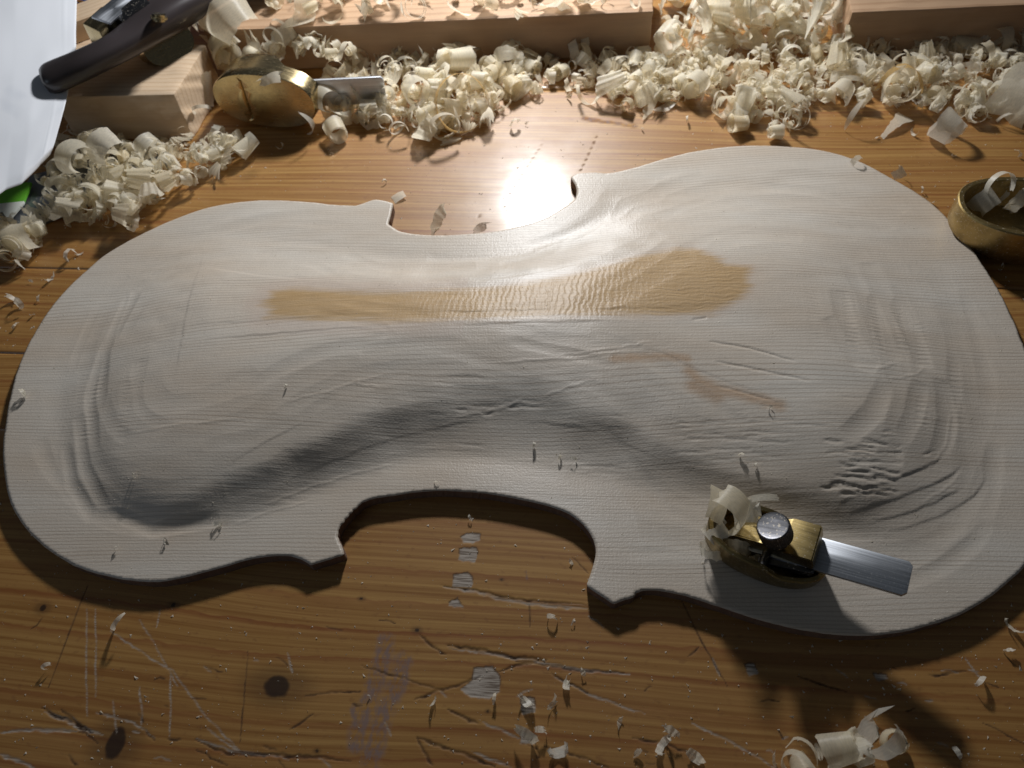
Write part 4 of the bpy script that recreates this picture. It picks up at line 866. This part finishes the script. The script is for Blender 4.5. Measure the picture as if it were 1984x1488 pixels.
hero('narrow amber strip slanting up from the fluffy pile', 858, 150, .004, curl_verts(.22, 17, 19, 3, 0, 0, 0, rs=R_(14), n=24), (.5, -1.1, .75), 1, AMBER)
hero('oval folded shaving hanging off the right end of the fluffy pile', 978, 128, .003, curl_verts(.5, 6, 8.5, 6.5, 2, .3, 0, rs=R_(15), taper=.8), (.5, -.8, -.5), 1)
hero('crooked grey shaving on the dark lower left of the bench', 226, 1210, 0, curl_verts(.45, 3.6, 5, 1.8, 3, 0, 0, rs=R_(16), taper=.6), (.5, -1.1, .7), .9, WHITE)
hero('spiral shaving at the left edge beside the scraper', 30, 492, 0, curl_verts(1.8, 4.0, 6.0, 8, 1, .2, 0, rs=R_(17), n=44), (-.7, .2, .2), 1.1)
hero('looped shaving with a dark hollow in the left pile', 182, 392, .003, curl_verts(1.3, 5.0, 6.0, 6, 1, .2, 0, rs=R_(18), n=44), (-.7, .2, .2), 1)
hero('broad ivory shaving on top of the left pile', 205, 300, .012, curl_verts(.4, 7, 8, 9, 1, .3, .1, 9, rs=R_(19)), (.3, -1.0, .6), 1.1, WHITE)
hero('small coil at the crest of the left pile', 165, 268, .012, curl_verts(2.2, 2.6, 3.8, 3.0, 1, 0, 0, rs=R_(20), n=50), (-.6, .1, .2), 1)
hero('tall white shaving loop between the rear bars', 1592, 12, .012, curl_verts(1.05, 8.5, 9.5, 5, 2, 0, 0, rs=R_(21), n=50), (-.5, .3, -.1), 1, WHITE)
hero('upright pale sheet below the reddish corner bar', 1795, 128, .004, curl_verts(.16, 16, 18, 9, 0, 0, 0, rs=R_(22)), (.9, -.6, .9), 1)
hero('translucent flag of shaving sticking up from the finger plane', 1392, 972, PZ+.0125, curl_verts(.16, 9, 10, 5.0, 0, 0, 0, rs=R_(23), n=14), (.6, -.9, .6), 1.3)
hero('broad curled shaving filling the throat of the finger plane', 1424, 1002, PZ+.0085, curl_verts(.5, 5.2, 6.2, 7.0, 1, .05, .0, rs=R_(24), n=30, rag=.3, edge=.04), (.15, -.95, 2.2), 1.1)
hero('thin white strip curving behind the thumb screw', 1462, 978, PZ+.010, curl_verts(.42, 6, 7.5, 2.0, 0, 0, 0, rs=R_(25)), (.35, -1.2, -.45), .95, WHITE)
hero('crumpled shaving at the nose of the finger plane', 1390, 1030, PZ+.004, curl_verts(1.1, 2.6, 3.6, 5, 1, .15, .2, 6, rs=R_(26), n=44, rag=.6), (.5, .6, .9), 1.1, WHITE)
hero('frayed shaving tuft beneath the nose of the finger plane', 1378, 1068, PZ-.001, curl_verts(.9, 2.4, 3.4, 4.4, 1, .2, .25, 7, rs=R_(27), n=44, rag=.8), (.8, .3, .2), 1.2)
hero('pale curl pressed against the side of the finger plane', 1418, 1066, PZ-.001, curl_verts(.5, 3.8, 4.6, 5.2, 1, .3, .2, 7, rs=R_(28), rag=1.2), (.4, -.9, -.6), 1, WHITE)
hero('cloudy curl tucked left of the thumb screw', 1448, 992, PZ+.009, curl_verts(1.2, 2.8, 3.8, 5, 1, .1, .12, 6, rs=R_(61), n=44, rag=.6), (.4, .4, .2), 1.15, WHITE)
hero('soft shaving fluff lying along the near side of the finger plane', 1462, 1092, PZ-.001, curl_verts(.6, 2.4, 3.2, 5, 3, .4, .3, 9, rs=R_(62), n=40, rag=2), (.3, -.4, .4), 1.0, WHITE)
hero('little square curl on the far edge of the plate', 1662, 304, TZ, curl_verts(.5, 2.4, 2.8, 3.0, 0, 0, 0, rs=R_(29)), (.3, -.5, .3), .9, WHITE)
hero('small rolled curl on the bench at the far edge of the plate', 1742, 333, 0, curl_verts(.9, 2.4, 2.8, 3.6, 0, 0, 0, rs=R_(30)), (.7, .3, .9), 1, WHITE)
hero('white scrap stuck to the side of the sideways plane', 522, 146, .0285, curl_verts(.12, 14, 15, 5, 0, .2, .1, 16, rs=R_(31), rag=2), (.25, -1.4, -.1), .9, WHITE)
hero('big pale upright shaving left of the long bar', 455, 70, .020, curl_verts(.5, 9, 11, 13, 2, .3, .15, 7, rs=R_(32), n=36), (.5, -.5, .5), 1.1)
hero('white torn shaving leaning on the end of the long bar', 560, 72, .016, curl_verts(.25, 10, 12, 9, 1, .3, .2, 9, rs=R_(33), rag=1.5), (1.0, -.6, .2), 1, WHITE)
hero('thin strip curling off the right end of the short block', 385, 215, .008, curl_verts(.45, 6, 6, 2.0, 3, 0, 0, rs=R_(34)), (.7, -.7, -.3), 1, WHITE)
hero('translucent roll standing between the short block and the sideways plane', 402, 190, .0, curl_verts(.8, 3.6, 4.2, 17, 1, .1, 0, rs=R_(35), n=30), (1.2, .3, .25), 1)
hero('curly scrap hanging over the bottom edge at the right', 1700, 1440, 0, curl_verts(.75, 5, 7, 6, 2, .3, .2, 7, rs=R_(36), rag=1.5), (.5, -.7, .3), 1, WHITE)

# flakes on the plate and on the open bench, each with its place
PF = [(1112,892,1.0,'upright torn flake on the dark flank of the plate above the near waist'), (1085,888,.7,'small flake left of the upright torn flake'), (52,766,1.2,'stringy white flake on the left rim of the plate'), (228,1064,.8,'round crumb of wood on the near left rim'), (322,1052,.8,'tall crumb near the corner of the near left rim'),
      (425,1020,1.0,'thin splinter lying near the left end of the near waist'), (556,750,.7,'white star-shaped crumb on the left of the crown'), (1436,884,.8,'pale crumb on the plate above the finger plane'), (1462,903,.5,'tiny crumb right of the pale crumb'), (262,925,.8,'small curl in the left hollow'), (1492,792,.6,'bright little splinter right of the resin streak'), (1035,865,.7,'dark-shaded fluff on the near flank'), (845,935,.6,'little crumb on the splits above the waist')]
for i, (px, py, s_, lab) in enumerate(PF):
    q = at(px, py, .008); 
    for _ in range(3):
        zz = plate_z(q[0], q[1]); q = at(px, py, (zz or TZ))
    v = curl_verts(.4+.2*(i % 3), 1.6, 2.4, 1.6+.4*(i % 2), 1, .4, .25, 7, rs=R_(600+i), n=18, rag=2, taper=.6); eul = (.1+.08*(i % 4), (.4+.2*(i % 3))*math.pi-math.pi/2+.3, i*1.3); s_ *= .65
    me_ = mesh_np('flake', v[0], grid_q(v[1], v[2])); o = obj('wood_flake', me_, WHITE, None, rest(v[0], eul, s_, q, zz or TZ, -.0001), eul); o.scale = (s_,)*3; tag(o, lab, 'wood flake')
BF = [(25,580,1.5,'left'), (42,595,1.1,'left'), (75,580,1.0,'left'), (97,540,1.3,'left'), (140,500,1.5,'left'), (30,632,1.0,'left'), (62,610,.9,'left'), (155,490,1.,'left'), (135,440,1.3,'left'), (215,440,1.4,'left'), (60,545,.8,'left'),
      (910,1003,.5,'front'), (1066,1196,1.0,'front'), (1110,1205,.7,'front'), (1022,1362,1.6,'front'), (1068,1366,1.2,'front'), (1022,1430,1.6,'front'), (1045,1415,1.0,'front'), (1085,1455,1.6,'front'), (93,1292,.7,'front'), (715,1348,.6,'front'), (1098,1328,1.1,'front'), (958,1352,.8,'front'), (1130,1304,.9,'front'), (1235,1458,1.2,'front'), (1345,1465,1.5,'front'), (1200,1400,1.1,'front'), (1300,1420,1.4,'front'), (1285,1445,1.2,'front'), (1960,1215,1.2,'front'), (1955,1260,1.0,'front'), (1895,1320,.9,'front'), (1245,1052,.0,'front'), (1106,1088,.9,'front'), (840,1360,.7,'front'), (1500,1475,1.4,'front'), (1850,1460,.9,'front'),
      (1900,430,.0,'x'), (1000,245,1.1,'back'), (545,285,.9,'back'), (1020,240,.7,'back'), (1245,250,.8,'back'), (1330,235,.9,'back'), (1700,265,.8,'back'), (1770,258,.9,'back'), (1970,300,.9,'back'), (1850,300,.6,'back'), (1800,390,.9,'back'), (1785,370,.7,'back'), (745,352,.6,'back'), (1925,480,1.,'right'), (1960,500,.9,'right'), (1940,520,.7,'right')]
BL = {'left': 'scrap of shaving on the bench left of the plate', 'front': 'small wood scrap on the scarred bench in front of the plate', 'back': 'small scrap on the bench between heap and plate', 'right': 'thin scrap on the bench below the large right plane'}
FREC = []
for i, (px, py, s_, wh) in enumerate(BF):
    if s_ == 0: continue
    q = at(px, py, .001); rs = R_(700+i)
    tn = rs.uniform(.15, .6); v = curl_verts(tn, rs.uniform(2, 3.5), rs.uniform(2.5, 4.5), rs.uniform(1.6, 2.8), 1, rs.uniform(-.6, .6), rs.uniform(.0, .35), 8, rs=rs, n=18, rag=2, taper=rs.uniform(.2, .8)); eul = (rs.normal(0, .25), tn*math.pi-math.pi/2*rs.choice([1, -1])+rs.normal(0, .3), rs.uniform(0, 6))
    me_ = mesh_np('flake', v[0], grid_q(v[1], v[2])); o = obj('wood_flake', me_, WHITE, None, rest(v[0], eul, s_*.6, q, 0), eul); o.scale = (s_*.6,)*3
    tag(o, BL[wh], 'wood flake', BL[wh].replace('scrap', 'scraps')); FREC.append((o, ('tiny ' if s_ < .8 else 'larger ' if s_ > 1.3 else '')+'wood scrap', px, py, ''))

# each shaving is described by its look and its nearest landmark
LM = [('right end of the long bar', 1265, 90), ('reddish corner bar', 1655, 90), ('broad double curl', 1832, 255), ('arched amber-lined ribbon', 1745, 165), ('wide white sheet', 1966, 205), ('square-ended flat shaving', 1738, 234),
      ('thin arched sliver', 1648, 236), ('amber ring', 905, 208), ('plump roll', 652, 256), ('slanting amber strip', 858, 150), ('folded oval shaving', 978, 128), ('tall white loop', 1592, 12), ('upright pale sheet', 1795, 128), ('tip of the plane iron', 712, 120), ('broad ivory shaving', 205, 300),
      ('small coil', 165, 268), ('dark hollow loop', 182, 392), ('left-edge spiral', 28, 472), ('near corner of the short block', 370, 266), ('big upright shaving', 455, 70), ('white torn shaving', 560, 72), ('far crest of the plate', 1480, 282), ('white tip of the paper', 98, 302), ('bottom edge scrap', 1700, 1440),
      ('middle of the long bar', 900, 20), ('left end of the long bar', 620, 40), ('right quarter of the long bar', 1130, 15), ('sideways brass plane', 520, 130)]
LMF = [('large right plane', 1930, 430), ('near left corner of the waist', 665, 1072), ('lower right corner of the plate', 1190, 1170), ('big knot', 537, 1330), ('lower left knot', 224, 1440), ('grey stain', 745, 1340), ('large chipped patch', 930, 1320), ('lowest waist chip', 885, 1165), ('torn scrap in the waist', 852, 434), ('broad double curl', 1832, 255), ('amber ring', 905, 208), ('left edge of the plate', 12, 800), ('upper left curve of the plate', 165, 525), ('crest of the plate', 1480, 282), ('bottom edge scrap', 1700, 1440), ('shadowed right curve of the plate', 1860, 1195), ('left-edge spiral', 28, 472), ('sideways brass plane', 520, 230)]
ORD = ['', 'second ', 'third ', 'fourth ', 'fifth ', 'sixth ', 'seventh ', 'eighth ', 'ninth ', 'tenth ']
def describe(recs, lms):
    buckets = {}
    for o, look, px, py, wh in recs:
        nm, lx, ly = min(lms, key=lambda l: math.hypot(l[1]-px, (l[2]-py)*1.6)); dx, dy = px-lx, (py-ly)*1.6
        di = ('right of' if dx > 0 else 'left of') if abs(dx) > abs(dy) else ('in front of' if dy > 0 else 'behind')
        buckets.setdefault((look, di, nm), []).append((math.hypot(dx, dy), o))
    for (look, di, nm), L in buckets.items():
        for i, (_, o) in enumerate(sorted(L, key=lambda a: a[0])): o['label'] = f'{ORD[min(i, 9)]}{look} {di} the {nm}'.replace('large big', 'big')
describe(RECORDS, LM); describe(FREC, LMF)

# sawdust: specks nobody could count
def dust(name, lab, pts, size, mat):
    n = len(pts); sz = size[0]+(size[1]-size[0])*rng.random(n)**3; V = []; a = rng.uniform(0, 6.28, n)
    T0 = np.array([[1, 0, 0], [-.5, .8, 0.05], [-.6, -.7, .1], [.1, .1, .75]]); V = np.zeros((n, 4, 3)); st = rng.uniform(.5, 2.2, n)
    X = T0[None]*np.array([1, 1, 1])[None, None]; X = np.repeat(X, n, 0); X[..., 0] *= st[:, None]; X += rng.normal(0, .2, X.shape)*np.array([1, 1, .3])
    c, s = np.cos(a)[:, None], np.sin(a)[:, None]; V[..., 0] = X[..., 0]*c-X[..., 1]*s; V[..., 1] = X[..., 0]*s+X[..., 1]*c; V[..., 2] = X[..., 2]
    V = V*sz[:, None, None]+pts[:, None]; i = np.arange(n)[:, None]*4
    T = np.concatenate([i+np.array([[0, 1, 3]]), i+np.array([[1, 2, 3]]), i+np.array([[2, 0, 3]])])
    o = obj(name, mesh_np(name, V.reshape(-1, 3), None, T, False), mat); o['kind'] = 'stuff'; o['label'] = lab; o['category'] = 'sawdust'
pts = []
while len(pts) < 1000:
    u, v = rng.uniform(lo_[0], hi[0]), rng.uniform(lo_[1], hi[1]); xy = PO+(px_*u+pn_*v)/1000; zz = plate_z(*xy)
    if zz: pts.append((xy[0], xy[1], zz))
dust('sawdust', 'fine pale dust specks sprinkled over the violin front', np.array(pts), (.00010, .00032), WHITE)
pts = []
while len(pts) < 1900:
    px, py = rng.uniform(-20, 2000), (rng.uniform(150, 700) if rng.random() < .55 else rng.uniform(900, 1500))
    q = at(px, py, 0)
    if plate_z(q[0], q[1]) is None: pts.append((q[0], q[1], 0))
dust('sawdust', 'fine pale dust specks sprinkled over the bench boards', np.array(pts), (.00012, .0005), WHITE)
